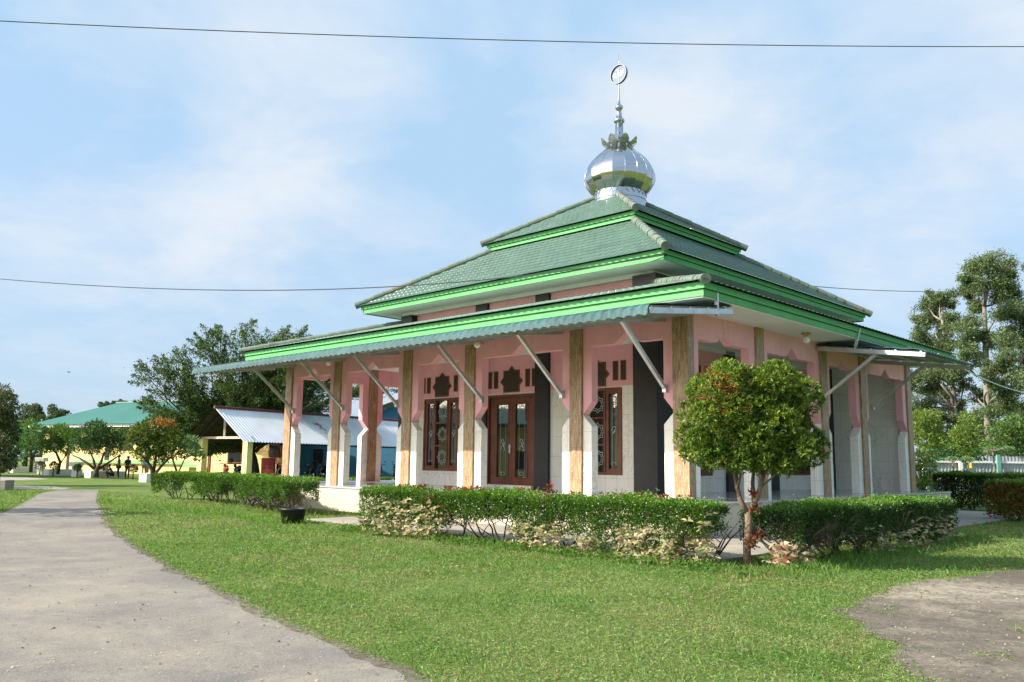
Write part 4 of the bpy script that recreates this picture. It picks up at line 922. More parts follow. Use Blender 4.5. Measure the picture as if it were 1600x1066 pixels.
def bush(x, yb, Y, label, lobes, n, size, cols, group='bushes before the zinc fence', name='bush', **k):
    base = at(x, yb, Y); base[2] = 0
    return small_tree(name, base, label, 'bush', px_lobes(base, lobes, Y, 1.2), n, size, k.pop('ratio', .45), cols, [[(0, 0, 0, .05), (.02, 0, .6, .045), (.05, .05, 1.3, .03)], [(0, 0, .4, .03), (.3, .1, 1.2, .02)], [(0, 0, .4, .03), (-.3, -.1, 1.2, .02)]], group, **k)
bush(1445, 770, 46, 'bright yellow green bush next to the last column', [(1438, 655, 14), (1455, 668, 16), (1445, 690, 16), (1470, 690, 14), (1432, 680, 12), (1460, 650, 10), (1425, 660, 12)], 4200, .16, YG)
bush(1515, 770, 50, 'tall yellow green bush below the tallest tree', [(1510, 655, 12), (1518, 668, 15), (1500, 680, 16), (1525, 690, 16), (1510, 700, 15), (1490, 690, 13), (1530, 675, 10)], 4600, .16, YG)
bush(1575, 770, 48, 'broad mid green bush at the right edge with arching sprays', [(1560, 675, 16), (1585, 665, 18), (1600, 680, 18), (1570, 695, 14), (1545, 700, 12), (1610, 700, 18), (1590, 700, 12)], 5000, .17, [(.06, .12, .03), (.09, .16, .035), (.12, .19, .04)])
bush(1475, 760, 52, 'blue green spreading bush in front of the zinc fence', [(1470, 705, 12), (1490, 708, 12), (1510, 712, 10), (1455, 712, 10), (1530, 712, 8)], 2000, .2, [(.06, .14, .06), (.08, .17, .07)])
bush(1440, 782, 36, 'leafy plant with orange blossoms beside the platform corner', [(1436, 720, 12), (1448, 730, 13), (1438, 745, 14), (1452, 752, 12), (1432, 760, 12), (1458, 715, 8), (1445, 765, 12)], 1700, .18, [(.10, .20, .04), (.14, .25, .05), (.07, .14, .03)], ratio=.3, name='flowering_plant', tipcols=lambda P_, T: np.where((rng.uniform(size=len(P_)) < .10)[:, None], palette(len(P_), [(.55, .30, .07), (.5, .38, .12)]), T))
def palm(x, yb, Y, label):
    base = at(x, yb, Y); base[2] = 0; t = thing('young_palm', base, label, 'palm'); F = Leaves(); m = MB(); m.tube([(0, 0, 0), (.05, 0, .6), (.05, 0, 1.0)], [.12, .10, .07], 8)
    for i in range(11):
        a = i * 2.4; d = np.array([math.cos(a), math.sin(a), 0]); pts = [np.array([.05, 0, 1.0]) + d * u * 2.3 + np.array([0, 0, 1.6 * u - 1.9 * u * u]) for u in np.linspace(0, 1, 9)]; m.tube(pts, [.03 - .003 * k for k in range(9)], 5)
        for k in range(1, 9):
            for s_ in (-1, 1):
                for e in (0, .5):
                    p = pts[k - 1] + (pts[k] - pts[k - 1]) * e; sd = np.array([-d[1], d[0], 0]) * s_; F.add(p[None], (sd + d * .5 + np.array([0, 0, -.35]))[None], [.55], [.05], palette(1, [(.26, .30, .10), (.32, .33, .13), (.16, .22, .06)]), .1, droop=.3)
    m.build('trunk', M_['bark'], t); F.build('fronds', M_['leaf'], t)
palm(1572, 775, 40, 'young pale palm with drooping fronds before the zinc fence')
def papaya(x, yb, Y, h, label):
    base = at(x, yb, Y); base[2] = 0; t = thing('papaya_plant', base, label, 'plant', 'stem plants by the fence'); m = MB(); F = Leaves(); m.tube([(0, 0, 0), (.03, 0, h * .5), (0, .03, h)], [.07, .055, .04], 7)
    for i in range(12):
        a = i * 2.4; d = np.array([math.cos(a), math.sin(a), .25]); e = np.array([0, 0, h]) + d * rng.uniform(.5, .9); m.tube([(0, 0, h - .05), e], [.015, .01], 4)
        for k in range(7): b = a + (k - 3) * .5; F.add(e[None], np.array([[math.cos(b), math.sin(b), -.25]]), [.36], [.12], palette(1, [(.07, .15, .04), (.10, .19, .05)]), .1, droop=.2)
    m.build('stem', M_['bark_pale'], t); F.build('leaves', M_['leaf'], t)
papaya(1492, 775, 44, 1.9, 'slim papaya plant with a bare stem before the zinc fence, left of the yellow cloth')
papaya(1556, 775, 46, 2.5, 'taller papaya plant standing right of the yellow cloth')
# far trees over the roofs, left
def far_tree(x, y, Y, r, label, group='far trees beyond the yellow building', n=900):
    base = at(x, 740, Y); base[2] = 0; c = at(x, y, Y) - base; rr = r * Y / F_PX
    lob = [(c[0] + rng.normal() * rr * .7, rng.normal() * rr * .6, c[2] + rng.normal() * rr * .28, rr * rng.uniform(.35, .6)) for _ in range(9)]
    return small_tree('far_tree', base, label, 'tree', lob, n * 3, .30, .5, [(.06, .10, .04), (.09, .13, .05), (.045, .075, .03)], [[(0, 0, 0, .3), (0, 0, c[2], .15)]], group)
for x, y, Y, r, lb in ((38, 660, 120, 15, 'far tree left of the green roof, nearest to the left edge'), (62, 648, 125, 17, 'far tree peeping out just left of the long green roof'), (86, 652, 118, 13, 'far tree touching the left hip of the long green roof')):
    far_tree(x, y, Y, r, lb)
for x, y, r, lb in ((164, 634, 6, 'leftmost treetop over the long green roof ridge'), (180, 633, 5, 'second treetop from the left over the green roof ridge'), (194, 632, 7, 'widest treetop over the green roof ridge'), (210, 634, 4, 'smallest treetop over the ridge, nearest the big spreading tree')):
    far_tree(x, y, 125, r, lb, n=260)
# far belt of trees that closes the horizon behind everything
def far_wood():
    G = Leaves()
    for i in range(150):
        a = R(rng.uniform(-46, 66)); d = rng.uniform(125, 165); c = np.array([math.sin(a) * d, math.cos(a) * d, 0]); h = rng.uniform(3.5, 7.0); r = rng.uniform(2.0, 4.5); n = 210
        dr = rdir(n); P_ = c + np.array([0, 0, h * .55]) + dr * np.array([r, r, h * .5]) * rng.uniform(.6, 1, (n, 1)); G.add(P_, dr + rdir(n), rng.uniform(.5, 1.0, n), .45, palette(n, [(.06, .095, .045), (.085, .12, .055), (.045, .07, .035)]))
    o = G.build('far_wood', M_['leaf']); o['kind'] = 'stuff'
far_wood()
# ------------------------------------------------------------------ ground, road, paths
def struct(o): o['kind'] = 'structure'; return o
m = MB(); N_ = 24; S_ = 900
xs = np.linspace(-S_, S_, N_); m.add([(x, y + 500, 0) for y in xs for x in xs], [(j * N_ + i, j * N_ + i + 1, (j + 1) * N_ + i + 1, (j + 1) * N_ + i) for j in range(N_ - 1) for i in range(N_ - 1)])
struct(m.build('ground', M_['ground']))
def rough_poly(pts, step=.35, amp=.05, seed=1, close=True, skip=()):
    rs = np.random.default_rng(seed); out = []; n = len(pts)
    for i in range(n):
        a, b = np.array(pts[i][:2]), np.array(pts[(i + 1) % n][:2]); L_ = np.linalg.norm(b - a); k = max(1, int(L_ / step)) if i not in skip else 1
        nn = np.array([-(b - a)[1], (b - a)[0]]) / (L_ + 1e-9)
        for j in range(k):
            f = j / k; out.append(a + (b - a) * f + nn * (rs.normal() * amp if (j or k == 1) and i not in skip else rs.normal() * amp * .5))
    return np.array(out)
def sheet(name, poly, z, mat):
    bm = bmesh.new(); vs = [bm.verts.new((p[0], p[1], z)) for p in poly]; es = [bm.edges.new((vs[i], vs[(i + 1) % len(vs)])) for i in range(len(vs))]
    bmesh.ops.triangle_fill(bm, edges=es, use_beauty=True); me = bpy.data.meshes.new(name); bm.to_mesh(me); bm.free()
    for p in me.polygons:
        if p.normal.z < 0: p.flip()
    me.materials.append(mat); o = bpy.data.objects.new(name, me); COL.objects.link(o); return struct(o)
g2 = lambda *p: gnd(*p)[:2]
road_edge = [(690, 1100), (636, 1055), (570, 1025), (500, 1000), (428, 968), (385, 945), (340, 924), (280, 896), (224, 864), (190, 840), (172, 826), (164, 812), (158, 800), (154, 785), (152, 775), (155, 766)]
road_poly = [g2(*p) for p in road_edge] + [g2(95, 765.5), g2(60, 772), g2(28, 791), g2(0, 803), np.array([-22, 22.5]), np.array([-26, 8]), np.array([-16, 0]), np.array([-3, 2.5])]
road_poly = rough_poly(road_poly, .16, .03, 3, skip=(15, 16, 19, 20, 21, 22, 23)); sheet('road', road_poly, .004, M_['road'])
path1 = np.array([g2(0, 757), g2(60, 758.5), g2(112, 763), g2(95, 765.2), g2(30, 764.5), g2(0, 764.5), (-45, 34.5), (-45, 44)]); sheet('path', path1, .008, M_['concrete'])
path2 = np.array([g2(0, 744.5), g2(40, 746), g2(79, 749), g2(40, 750.5), g2(0, 751), (-60, 58), (-60, 70)]); sheet('path', path2, .008, M_['concrete'])
path3 = np.array([g2(80, 737.5), g2(345, 741.5), g2(345, 738.5), g2(80, 734.6)]); sheet('path', path3, .008, M_['concrete'])
strip = np.array([g2(132, 800), g2(160, 797), g2(185, 800.5), g2(160, 804)]); sheet('path', rough_poly(strip, .3, .03, 8), .008, M_['concrete'])
dirt_edge = [(1640, 886), (1600, 889), (1560, 894), (1500, 903), (1450, 905), (1402, 914), (1385, 926), (1350, 934), (1335, 948), (1296, 957), (1320, 966), (1345, 978), (1352, 992), (1405, 1006), (1398, 1020), (1388, 1034), (1415, 1045), (1432, 1056), (1475, 1075), (1510, 1110)]
dirt_poly = [g2(*p) for p in dirt_edge] + [np.array([6, 3.5]), np.array([16, 6]), np.array([13, 13.5])]
dirt_poly = rough_poly(dirt_poly, .12, .04, 5); sheet('dirt_patch', dirt_poly, .004, M_['dirt'])
# soil washed along the road's edge
ed = road_poly[:int(len(road_poly) * .45)]; rs_ = np.random.default_rng(12); lft, rgt = [], []
for i in range(2, len(ed) - 2):
    d_ = unit(ed[i + 2] - ed[i - 2]); n_ = np.array([-d_[1], d_[0]]); w_ = .04 + .05 * math.sin(i * .31) + .05 * math.sin(i * .83 + 1) + rs_.normal() * .018
    lft.append(ed[i] + n_ * max(.02, w_)); rgt.append(ed[i] - n_ * (.06 + abs(rs_.normal()) * .03))
m = MB(); K = len(lft); m.add([(p[0], p[1], .007) for p in lft + rgt], [(i, i + 1, K + i + 1, K + i) for i in range(K - 1)]); struct(m.build('soil_strip', M_['dirt']))
# loose stones on road and bare earth
def stones(n=900):
    r = rng.uniform(6.2, 22, n); th = rng.uniform(R(-34), R(34), n); x, y = r * np.sin(th), r * np.cos(th); a_ = inside(dirt_poly, x, y); b_ = inside(road_poly, x, y) & (rng.uniform(size=n) < .25); x, y = x[a_ | b_], y[a_ | b_]
    base_ = np.array([(1, 0, 0), (0, 1, 0), (-1, 0, 0), (0, -1, 0), (0, 0, .8)]); VV = []; Q = []; T = []
    for i in range(len(x)):
        s_ = rng.uniform(.006, .022); VV.append(base_ * s_ * rng.uniform(.6, 1.2, (5, 3)) + np.array([x[i], y[i], .006])); k = i * 5; Q += [(k, k + 1, k + 4), (k + 1, k + 2, k + 4), (k + 2, k + 3, k + 4), (k + 3, k, k + 4)]; T.append(np.tile(palette(1, [(.30, .27, .22), (.16, .14, .12), (.42, .38, .31)]), (5, 1)))
    o = np_mesh('gravel', np.concatenate(VV), np.array(Q), M_['grass'], None, np.concatenate(T)); o['kind'] = 'stuff'
# walkway round the platform
m = MB(); ws = [ST(-3.2, -4.15), ST(9.0, -4.15), ST(9.0, -1.0), ST(-.5, -1.0), ST(-.5, 17), ST(-3.2, 17)]
m.add([tuple(p[:2]) + (.05,) for p in ws] + [tuple(p[:2]) + (-.1,) for p in ws], [tuple(range(6))] + [(i, (i + 1) % 6, 6 + (i + 1) % 6, 6 + i) for i in range(6)]); struct(m.build('walkway', M_['concrete'], bevel=.01))
# ------------------------------------------------------------------ grass blades
def inside(poly, x, y):
    c = np.zeros(len(x), bool); n = len(poly)
    for i in range(n):
        x0, y0 = poly[i][:2]; x1, y1 = poly[(i + 1) % n][:2]; k = ((y0 > y) != (y1 > y)) & (x < (x1 - x0) * (y - y0) / (y1 - y0 + 1e-12) + x0); c ^= k
    return c
def grass(n):
    rmin, rmax, r0 = 5.2, 48, 8.5
    # density constant to r0 then ~ 1/r^2
    A0 = (r0 ** 2 - rmin ** 2) / 2; A1 = r0 ** 2 * math.log(rmax / r0); u = rng.uniform(size=n) * (A0 + A1)
    r = np.where(u < A0, np.sqrt(rmin ** 2 + 2 * np.minimum(u, A0)), r0 * np.exp(np.maximum(u - A0, 0) / r0 ** 2)); th = rng.uniform(R(-36), R(36), n)
    x, y = r * np.sin(th), r * np.cos(th)
    s = (x - OX) * U[0] + (y - OY) * U[1]; t = (x - OX) * V[0] + (y - OY) * V[1]
    jx, jy = x + rng.normal(size=n) * .05, y + rng.normal(size=n) * .09
    bad = inside(road_poly, jx, jy) | inside(path1, x, y) | ((s > -3.2) & (s < 9) & (t > -4.12)) | ((s > -1) & (t > -1.15)) | ((s > -.5) & (t > -1))
    d_in = inside(dirt_poly, x + rng.normal(size=n) * .09, y + rng.normal(size=n) * .16); patch = np.sin(x * 3.1 + 1) * np.sin(y * 2.7) + .6 * np.sin(x * 7.3) * np.sin(y * 6.1 + 2)
    worn = wob(x * .9 + .3 * np.sin(y * 2), 71) + wob(y * .8 + .4 * np.sin(x * 1.7), 72) + .6 * wob(x * 2.7 - y * 2.1, 73)
    bad |= (worn > 1.0) & (rng.uniform(size=n) < .62)
    bad |= d_in & ~((patch > .95) & (rng.uniform(size=n) < .3))
    x, y, r, s, t = [q[~bad] for q in (x, y, r, s, t)]; n = len(x)
    near = np.maximum(np.exp(-((t + 5.25) / .35) ** 2) * ((s < 5.6) | (s > 8)) * (s > -4.6), np.exp(-((s + 4.6) / .45) ** 2) * (t > -5.2) * (t < 4.5))
    clump = .5 + .5 * np.sin(x * 1.7 + 2 * np.sin(y * .9)) * np.sin(y * 1.3 + 1.5 * np.sin(x * .8)); tall = (rng.uniform(size=n) < .04 + .30 * near + .05 * (clump > .8))
    far = np.clip(r / 9, 1, 3.2)
    Lg = np.where(tall, rng.uniform(.07, .15, n) * (1 + .5 * near), rng.uniform(.020, .050, n) * (.75 + .55 * clump)) * far ** .55; W = np.where(tall, .006, rng.uniform(.006, .011, n)) * far ** .8
    D = rdir(n); D[:, 2] = np.abs(D[:, 2]) * np.where(tall, 1.2, .55) + np.where(tall, 1.0, .16)
    mix = wob(x * .55, 91) + wob(y * .5, 92) + .5 * wob(x * 2.1 + y, 93)
    base = np.where((mix > .35)[:, None], palette(n, [(.20, .265, .088), (.25, .30, .12), (.155, .225, .064)]), palette(n, [(.128, .22, .052), (.17, .265, .074), (.092, .175, .038)]))
    dry = wob(x * .7 - y * .4, 81) + wob(y * .6 + x * .5, 82); st_ = rng.uniform(size=n) < .05 + .22 * (dry > .75) + .08 * (dry > .3); base[st_] = palette(int(st_.sum()), [(.32, .29, .14), (.25, .20, .09)])
    tl = tall & ~st_; base[tl] = palette(int(tl.sum()), [(.10, .23, .035), (.14, .28, .045), (.075, .17, .028)])
    P_ = np.stack([x, y, np.full(n, .0) + rng.uniform(0, .018, n) * (~tall)], 1)
    G = Leaves(); G.add(P_, D, Lg, W, base, .12, droop=.22); o = G.build('lawn_grass', M_['grass']); o['kind'] = 'stuff'; return o
grass(560000)
# low leafy weeds at the hedge feet
def weeds():
    G = Leaves(); n = 5200; a = rng.uniform(-4.4, 5.6, n); P_ = np.array([ST(s_, -5.35 + rng.normal() * .16 + .1 * math.sin(s_ * 3)) for s_ in a]); cl = np.sin(a * 5) + np.sin(a * 11.3) > -.1; P_ = P_[cl]; n = len(P_); P_[:, 2] = rng.uniform(.01, .13, n)
    D = rdir(n); D[:, 2] = np.abs(D[:, 2]) * .6; G.add(P_, D, rng.uniform(.03, .07, n), .028, palette(n, [(.07, .15, .025), (.10, .19, .03)]), .15); o = G.build('ground_cover', M_['leaf']); o['kind'] = 'stuff'
weeds()
# straw and leaf litter lying on the road and dirt
def litter():
    n = 5200; G = Leaves(); r = rng.uniform(6, 26, n); th = rng.uniform(R(-36), R(36), n); x, y = r * np.sin(th), r * np.cos(th); k = inside(road_poly, x, y) | inside(dirt_poly, x, y); x, y = x[k], y[k]; n = len(x)
    D = rdir(n); D[:, 2] *= .06; G.add(np.stack([x, y, np.full(n, .012)], 1), D, rng.uniform(.02, .09, n), rng.uniform(.004, .014, n), palette(n, [(.45, .38, .25), (.55, .50, .38), (.16, .11, .06), (.10, .09, .07)], [3, 3, 1, 1]), .05, Nrm=np.tile([0., 0., 1.], (n, 1))); o = G.build('litter', M_['grass']); o['kind'] = 'stuff'
litter()
stones(3500)
# ------------------------------------------------------------------ pot
pp = gnd(457, 818); t = thing('plant_pot', pp, 'big black plastic pot on the lawn at the near end of the left hedge', 'pot'); m = MB()
m.lathe([(.25, 0), (.325, .33), (.345, .335), (.35, .375), (.325, .38), (.31, .35), (.285, .24)], (0, 0, 0), 32); m.build('pot_body', M_['black_plastic'], t, smooth=True); m = MB(); m.lathe([(.285, .22), (.1, .25), (.02, .255)], (0, 0, 0), 20); m.build('soil', M_['soil'], t)
# ------------------------------------------------------------------ long yellow building, left
YAW = R(-25)
ew = np.array([math.cos(YAW), math.sin(YAW), 0.0])          # along the wall, left to right; the right end is nearer
class Facade:
    """turns pixels into wall coordinates of a wall through p0"""
    def __init__(f, px_, Y): f.p0 = at(px_, 720, Y); f.p0[2] = 0; f.n = np.array([-ew[1], ew[0], 0])
    def hit(f, px_, py): r = ray(px_, py); k = (f.p0 @ f.n) / (r @ f.n); return r * k + np.array([0, 0, EYE])
    def x(f, px_, py=720): return float((f.hit(px_, py) - f.p0) @ ew)
    def z(f, px_, py): return float(f.hit(px_, py)[2])
fb = Facade(180, 84.0)
bl = thing('yellow_building', fb.p0, 'long single storey yellow building with a green hipped roof and green skirting', 'building', rz=YAW)
def lb(m, x0, x1, z0, z1, y0, y1, mi=0): m.box((fb.x(x0), y0, z0), (fb.x(x1), y1, z1), mi)
EV = fb.z(180, 668)
m = MB(); lb(m, 66, 345, 0, EV, 0, .3); lb(m, 66, 67, 0, EV, .3, 11); P('wall', m, M_['yellow_wall'], bl)
m = MB(); lb(m, 120, 312, .95, 1.25, -.25, -.01); P('green_ledge', m, M_['green_trim'], bl)
m = MB(); lb(m, 58, 350, EV + .01, EV + .27, -1.3, -1.2); P('fascia', m, M_['white'], bl)
for x0, x1 in ((104, 108), (163, 170), (228, 233)): m = MB(); lb(m, x0, x1, .15, 3.4, -.04, .05); P('doorway', m, M_['dark_win'], bl)
for x0, x1 in ((76, 92), (128, 148), (184, 206), (240, 262)): m = MB(); lb(m, x0, x1, 2.2, 3.5, -.05, .05); w = P('window', m, M_['wood'], bl); m = MB(); lb(m, x0 + .8, x1 - .8, 2.3, 3.4, -.08, -.04); m.build('pane', M_['dark_win'], w)
def roof_solid(m, x0, x1, y0, y1, ze, zr, xr0, xr1):
    yr = (y0 + y1) / 2; vs = [(x0, y0, ze), (x1, y0, ze), (x1, y1, ze), (x0, y1, ze), (xr0, yr, zr), (xr1, yr, zr)]; m.add(vs, [(0, 1, 5, 4), (1, 2, 5), (2, 3, 4, 5), (3, 0, 4), (3, 2, 1, 0)])
X = fb.x
m = MB(); roof_solid(m, X(61), X(420), -1.5, 10.5, EV + .28, EV + 2.75, X(61) + 5.2, X(420)); rf = P('roof', m, M_['green_roof_far'], bl)
m = MB(); m.tube([(X(61) + 5.2, 4.5, EV + 2.77), (X(420), 4.5, EV + 2.77)], .12, 6); m.build('ridge_cap', M_['green_roof_light'], rf)
m = MB(); roof_solid(m, X(262), X(335), -2.4, 3.4, EV + .31, EV + 1.15, X(285), X(325)); P('porch_roof', m, M_['green_roof_light'], bl)
# yellow wing behind the shed with the toilet sign
fw = Facade(360, 74.0); xw = fw.x; zz = lambda py, p_=360: fw.z(p_, py)
wing = thing('yellow_house', fw.p0, 'yellow house wing with red brown window frames and a toilet sign behind the shed', 'house', rz=YAW)
m = MB(); m.box((xw(296), 0, 0), (xw(446), .3, 4.2)); m.box((xw(446) - .3, .3, 0), (xw(446), 1.6, 4.2)); P('wall', m, M_['yellow_wall'], wing)
m = MB(); roof_solid(m, xw(292), xw(450), -.9, 2.6, 4.22, 5.3, xw(318), xw(430)); P('roof', m, M_['green_roof_far'], wing)
for x0, x1, y0, y1 in ((303, 318, 694, 711), (356, 378, 695, 724), (420, 439, 693, 714)):
    m = MB(); m.box((xw(x0), -.08, zz(y1)), (xw(x1), .02, zz(y0))); w = P('window', m, M_['wood'], wing); m = MB(); m.box((xw(x0) + .13, -.11, zz(y1) + .13), (xw(x1) - .13, -.07, zz(y0) - .13)); m.build('pane', M_['dark_win'], w)
m = MB(); m.box((xw(325), -.06, 0), (xw(329), .02, zz(690))); P('door', m, M_['wood'], wing)
m = MB(); m.box((xw(420), -.9, 0), (xw(440), -.75, zz(715))); P('red_panel', m, M_['red_panel'], wing)
m = MB(); m.box((xw(290), -.5, .75), (xw(320), -.01, 1.0)); P('green_ledge', m, M_['green_trim'], wing)
m = MB(); m.box((xw(345.5), -.10, zz(707)), (xw(351.3), -.05, zz(694.5))); sg = P('toilet_sign', m, M_['sign_white'], wing)
m = MB(); m.box((xw(346.0), -.115, zz(706.2)), (xw(350.8), -.098, zz(695.3))); m.build('sign_panel', M_['sign_blue'], sg)
m = MB(); cx_ = xw(348.2); zc_ = zz(700.5); m.lathe([(.0, .10), (.05, .07), (.05, .03), (.0, 0)], (cx_, -.125, zc_ + .14), 8)
m.prism([(cx_ - .07, zc_ + .10), (cx_ + .07, zc_ + .10), (cx_ + .045, zc_ - .22), (cx_ - .045, zc_ - .22)], lambda a, o, z: (a, o, z), -.13, -.118); m.build('sign_figure', M_['sign_white'], sg)
# red roofed house, left edge
YR = 62; rx = at(0, 700, YR)[0]
rh = thing('red_roofed_house', (rx, YR, 0), 'house with a dark red roof corner showing above the tree at the left edge', 'house')
ze = at(30, 616, YR + 7)[2]; x1 = at(31, 616, YR + 9)[0] - rx
m = MB(); m.box((-9, .6, 0), (x1 - 1.0, 8, ze - .1)); P('wall', m, M_['white'], rh); m = MB(); roof_solid(m, -11, x1, -1, 9, ze, ze + 2.1, -6, x1 - 4.2); P('roof', m, M_['red_roof'], rh); m = MB(); m.box((-11, -.9, ze - .35), (x1 - .35, -.8, ze - .02)); m.box((x1 - .45, -.8, ze - .35), (x1 - .35, 8.9, ze - .02)); P('fascia', m, M_['red_roof'], rh)
m = MB(); m.box((-7, .1, 1.0), (x1 - 2.2, .22, 2.4)); P('window', m, M_['dark_win'], rh)
# ------------------------------------------------------------------ parking shed
A0 = at(352, 641, 60.0); az = R(31.5); e1 = np.array([math.sin(az), math.cos(az), 0]); e2 = np.array([-e1[1], e1[0], 0])       # e2 points left
sx, sy = A0[0], A0[1]
shed = thing('parking_shed', (sx, sy, 0), 'open parking shed with a rusty zinc gable roof on yellow posts', 'shed')
q = lambda a, b, z: tuple(e1 * a + e2 * b + np.array([0, 0, z]))     # a along the ridge, b to the left
ZR, ZE, HB, LN = 5.02, 2.95, 2.75, 34
for nm, sg_ in (('roof_sheet', -1), ('roof_sheet', 1)):
    m = MB(); p_ = .27; aa = np.arange(-.9, LN, p_ / 4); wv = .042 * np.cos(2 * np.pi * aa / p_); bb = np.linspace(0, HB + .35, 5); kz = (ZR - ZE) / HB; NA = len(aa)
    vs = [q(a, sg_ * b, ZR - kz * b + w_) for b in bb for a, w_ in zip(aa, wv)]
    m.add(vs, [(i * NA + j, i * NA + j + 1, (i + 1) * NA + j + 1, (i + 1) * NA + j) for i in range(4) for j in range(NA - 1)]); P(nm, m, M_['zinc'] if sg_ < 0 else M_['timber_and_shade'], shed)  # left slope gets a dark colour in place of its shaded zinc underside
m = MB(); m.tube([q(-.95, 0, ZR + .05), q(LN, 0, ZR + .05)], .11, 6); P('ridge_cap', m, M_['red_roof'], shed)
for b, lab in ((-HB + .45, None), (HB - .45, None)):
    for a in (0.15, 8.5, 17, 25.5): m = MB(); c = np.array(q(a, b, 0)); d1, d2 = e1 * .24, e2 * .24; m.add([tuple(c + s1 * d1 + s2 * d2 + np.array([0, 0, z])) for z in (0, ZE - .03) for s1, s2 in ((-1, -1), (1, -1), (1, 1), (-1, 1))], [(3, 2, 1, 0), (4, 5, 6, 7), (0, 1, 5, 4), (1, 2, 6, 5), (2, 3, 7, 6), (3, 0, 4, 7)]); P('post', m, M_['yellow_pillar'], shed, bevel=.02)
m = MB(); m.bar(q(.05, -HB, ZE + .05), q(.05, HB - .3, ZE + .05), .16, .16); P('tie_beam', m, M_['timber_pale'], shed)
m = MB(); m.bar(q(.05, 0, ZE + .1), q(.05, 0, ZR - .15), .14, .14); P('king_post', m, M_['timber_pale'], shed)
m = MB()
for s_ in (-1, 1): m.bar(q(-.1, 0, ZR - .22), q(-.1, s_ * HB, ZE - .18), .12, .14)
for a in (4, 8.5, 13, 17, 21, 25.5):
    for s_ in (-1, 1): m.bar(q(a, 0, ZR - .24), q(a, s_ * HB, ZE - .20), .10, .12)
    m.bar(q(a, -HB, ZE), q(a, HB, ZE), .12, .14)
for b in (-2.4, -1.3, 1.3, 2.4): m.bar(q(-.8, b, ZR - kz * abs(b) - .16), q(LN, b, ZR - kz * abs(b) - .16), .08, .08)
P('rafters', m, M_['timber_and_shade'], shed)
m = MB(); m.bar(q(LN - .1, -HB, 0.0), q(LN - .1, HB, 0.0), .2, 5.6); P('end_wall', m, M_['blue_wall'], shed)
# blue house behind the shed
Yh = 88; hx = at(600, 700, Yh)[0]
bh = thing('blue_house', (hx, Yh, 0), 'blue house with a pale zinc gable roof seen between two columns of the mosque', 'house')
m = MB(); x0, x1 = at(470, 700, Yh)[0] - hx, at(650, 700, Yh)[0] - hx; zt = at(600, 655, Yh)[2]
m.box((x0, 0, 0), (x1, 7, zt)); P('wall', m, M_['blue_wall'], bh)
m = MB(); xa, xb = at(560, 700, Yh)[0] - hx, at(668, 700, Yh)[0] - hx; za, zb_ = at(585, 645, Yh)[2], at(626, 624, Yh)[2]; xm = at(640, 700, Yh)[0] - hx
m.prism([(xa, za), (xm, zb_ + .6), (xb, za + .4), (xb, za + .2), (xm, zb_ + .38), (xa, za - .2)], lambda a, o, z: (a, o, z), -1.0, 8); P('roof', m, M_['zinc'], bh)
m = MB(); m.prism([(xa + .6, zt), (xm, zb_ + .2), (xb - .4, zt)], lambda a, o, z: (a, o, z), .01, .25); P('gable_wall', m, M_['blue_wall'], bh)
m = MB(); m.box((at(490, 700, Yh)[0] - hx, -.05, 1.0), (at(505, 700, Yh)[0] - hx, .05, 2.6)); P('window', m, M_['dark_win'], bh)
# ------------------------------------------------------------------ motorbikes
def motorbike(body):
    b = thing('motorbike', (0, 0, 0), 'x', 'motorbike', 'motorbikes parked under the shed')
    for x in (-.62, .62):
        m = MB(); m.tube([(x + .25 * math.cos(k * math.pi / 8), 0, .29 + .25 * math.sin(k * math.pi / 8)) for k in range(16)], .05, 6, closed=True); w = m.build('wheel', M_['rubber'], b); m = MB()
        for k in range(5): a = k * 1.2566; m.bar((x, 0, .29), (x + .23 * math.cos(a), 0, .29 + .23 * math.sin(a)), .03)
        m.build('rim', M_['chrome'], w)
    m = MB(); m.tube([(-.95, 0, .80), (-.60, 0, .72), (-.25, 0, .60), (.05, 0, .48), (.30, 0, .50), (.50, 0, .75), (.55, 0, .98)], [.05, .13, .15, .13, .10, .12, .07], 8); m.tube([(-.35, 0, .38), (.10, 0, .36)], [.13, .14], 8); m.build('body', M_[body], b, smooth=True)
    m = MB(); m.tube([(-.85, 0, .86), (-.5, 0, .84), (-.15, 0, .76), (.05, 0, .72)], [.07, .12, .12, .05], 8); m.build('seat', M_['rubber'], b, smooth=True)
    m = MB(); m.tube([(.50, -.34, 1.02), (.58, -.15, 1.04), (.60, 0, 1.02), (.58, .15, 1.04), (.50, .34, 1.02)], .022, 6); m.tube([(.62, 0, .29), (.54, 0, .95)], .045, 6); m.build('handlebar', M_['bike_black'], b)
    m = MB(); m.lathe([(.02, -.06), (.09, -.02), (.10, .05), (.03, .09)], (.62, 0, .92), 10); m.build('headlight', M_['chrome'], b)
    for s_ in (-1, 1): m = MB(); m.tube([(.54, s_ * .22, 1.04), (.52, s_ * .30, 1.20)], .012, 5); m.lathe([(.0, -.05), (.07, -.03), (.07, .03), (0, .05)], (.52, s_ * .32, 1.24), 8); m.build('mirror', M_['bike_black'], b)
    m = MB(); m.tube([(-.85, .13, .30), (-.2, .14, .28)], [.06, .04], 7); m.build('exhaust', M_['chrome'], b); return b
pr = motorbike('bike_red'); pb = motorbike('bike_black')
def helmet(px_, py, Y, label):
    p = at(px_, py, Y); h = thing('helmet', p, label, 'helmet', 'helmets left on the motorbikes'); m = MB(); m.lathe([(.10, -.12), (.15, -.08), (.165, 0), (.15, .08), (.10, .13), (.02, .155)], (0, 0, 0), 14); m.build('shell', M_['bike_black'], h, smooth=True); m = MB(); m.tube([(.13 * math.cos(a), .13 * math.sin(a) - .03, -.01) for a in np.linspace(-2.6, -.5, 8)], .05, 6); m.build('visor', M_['glass'], h)
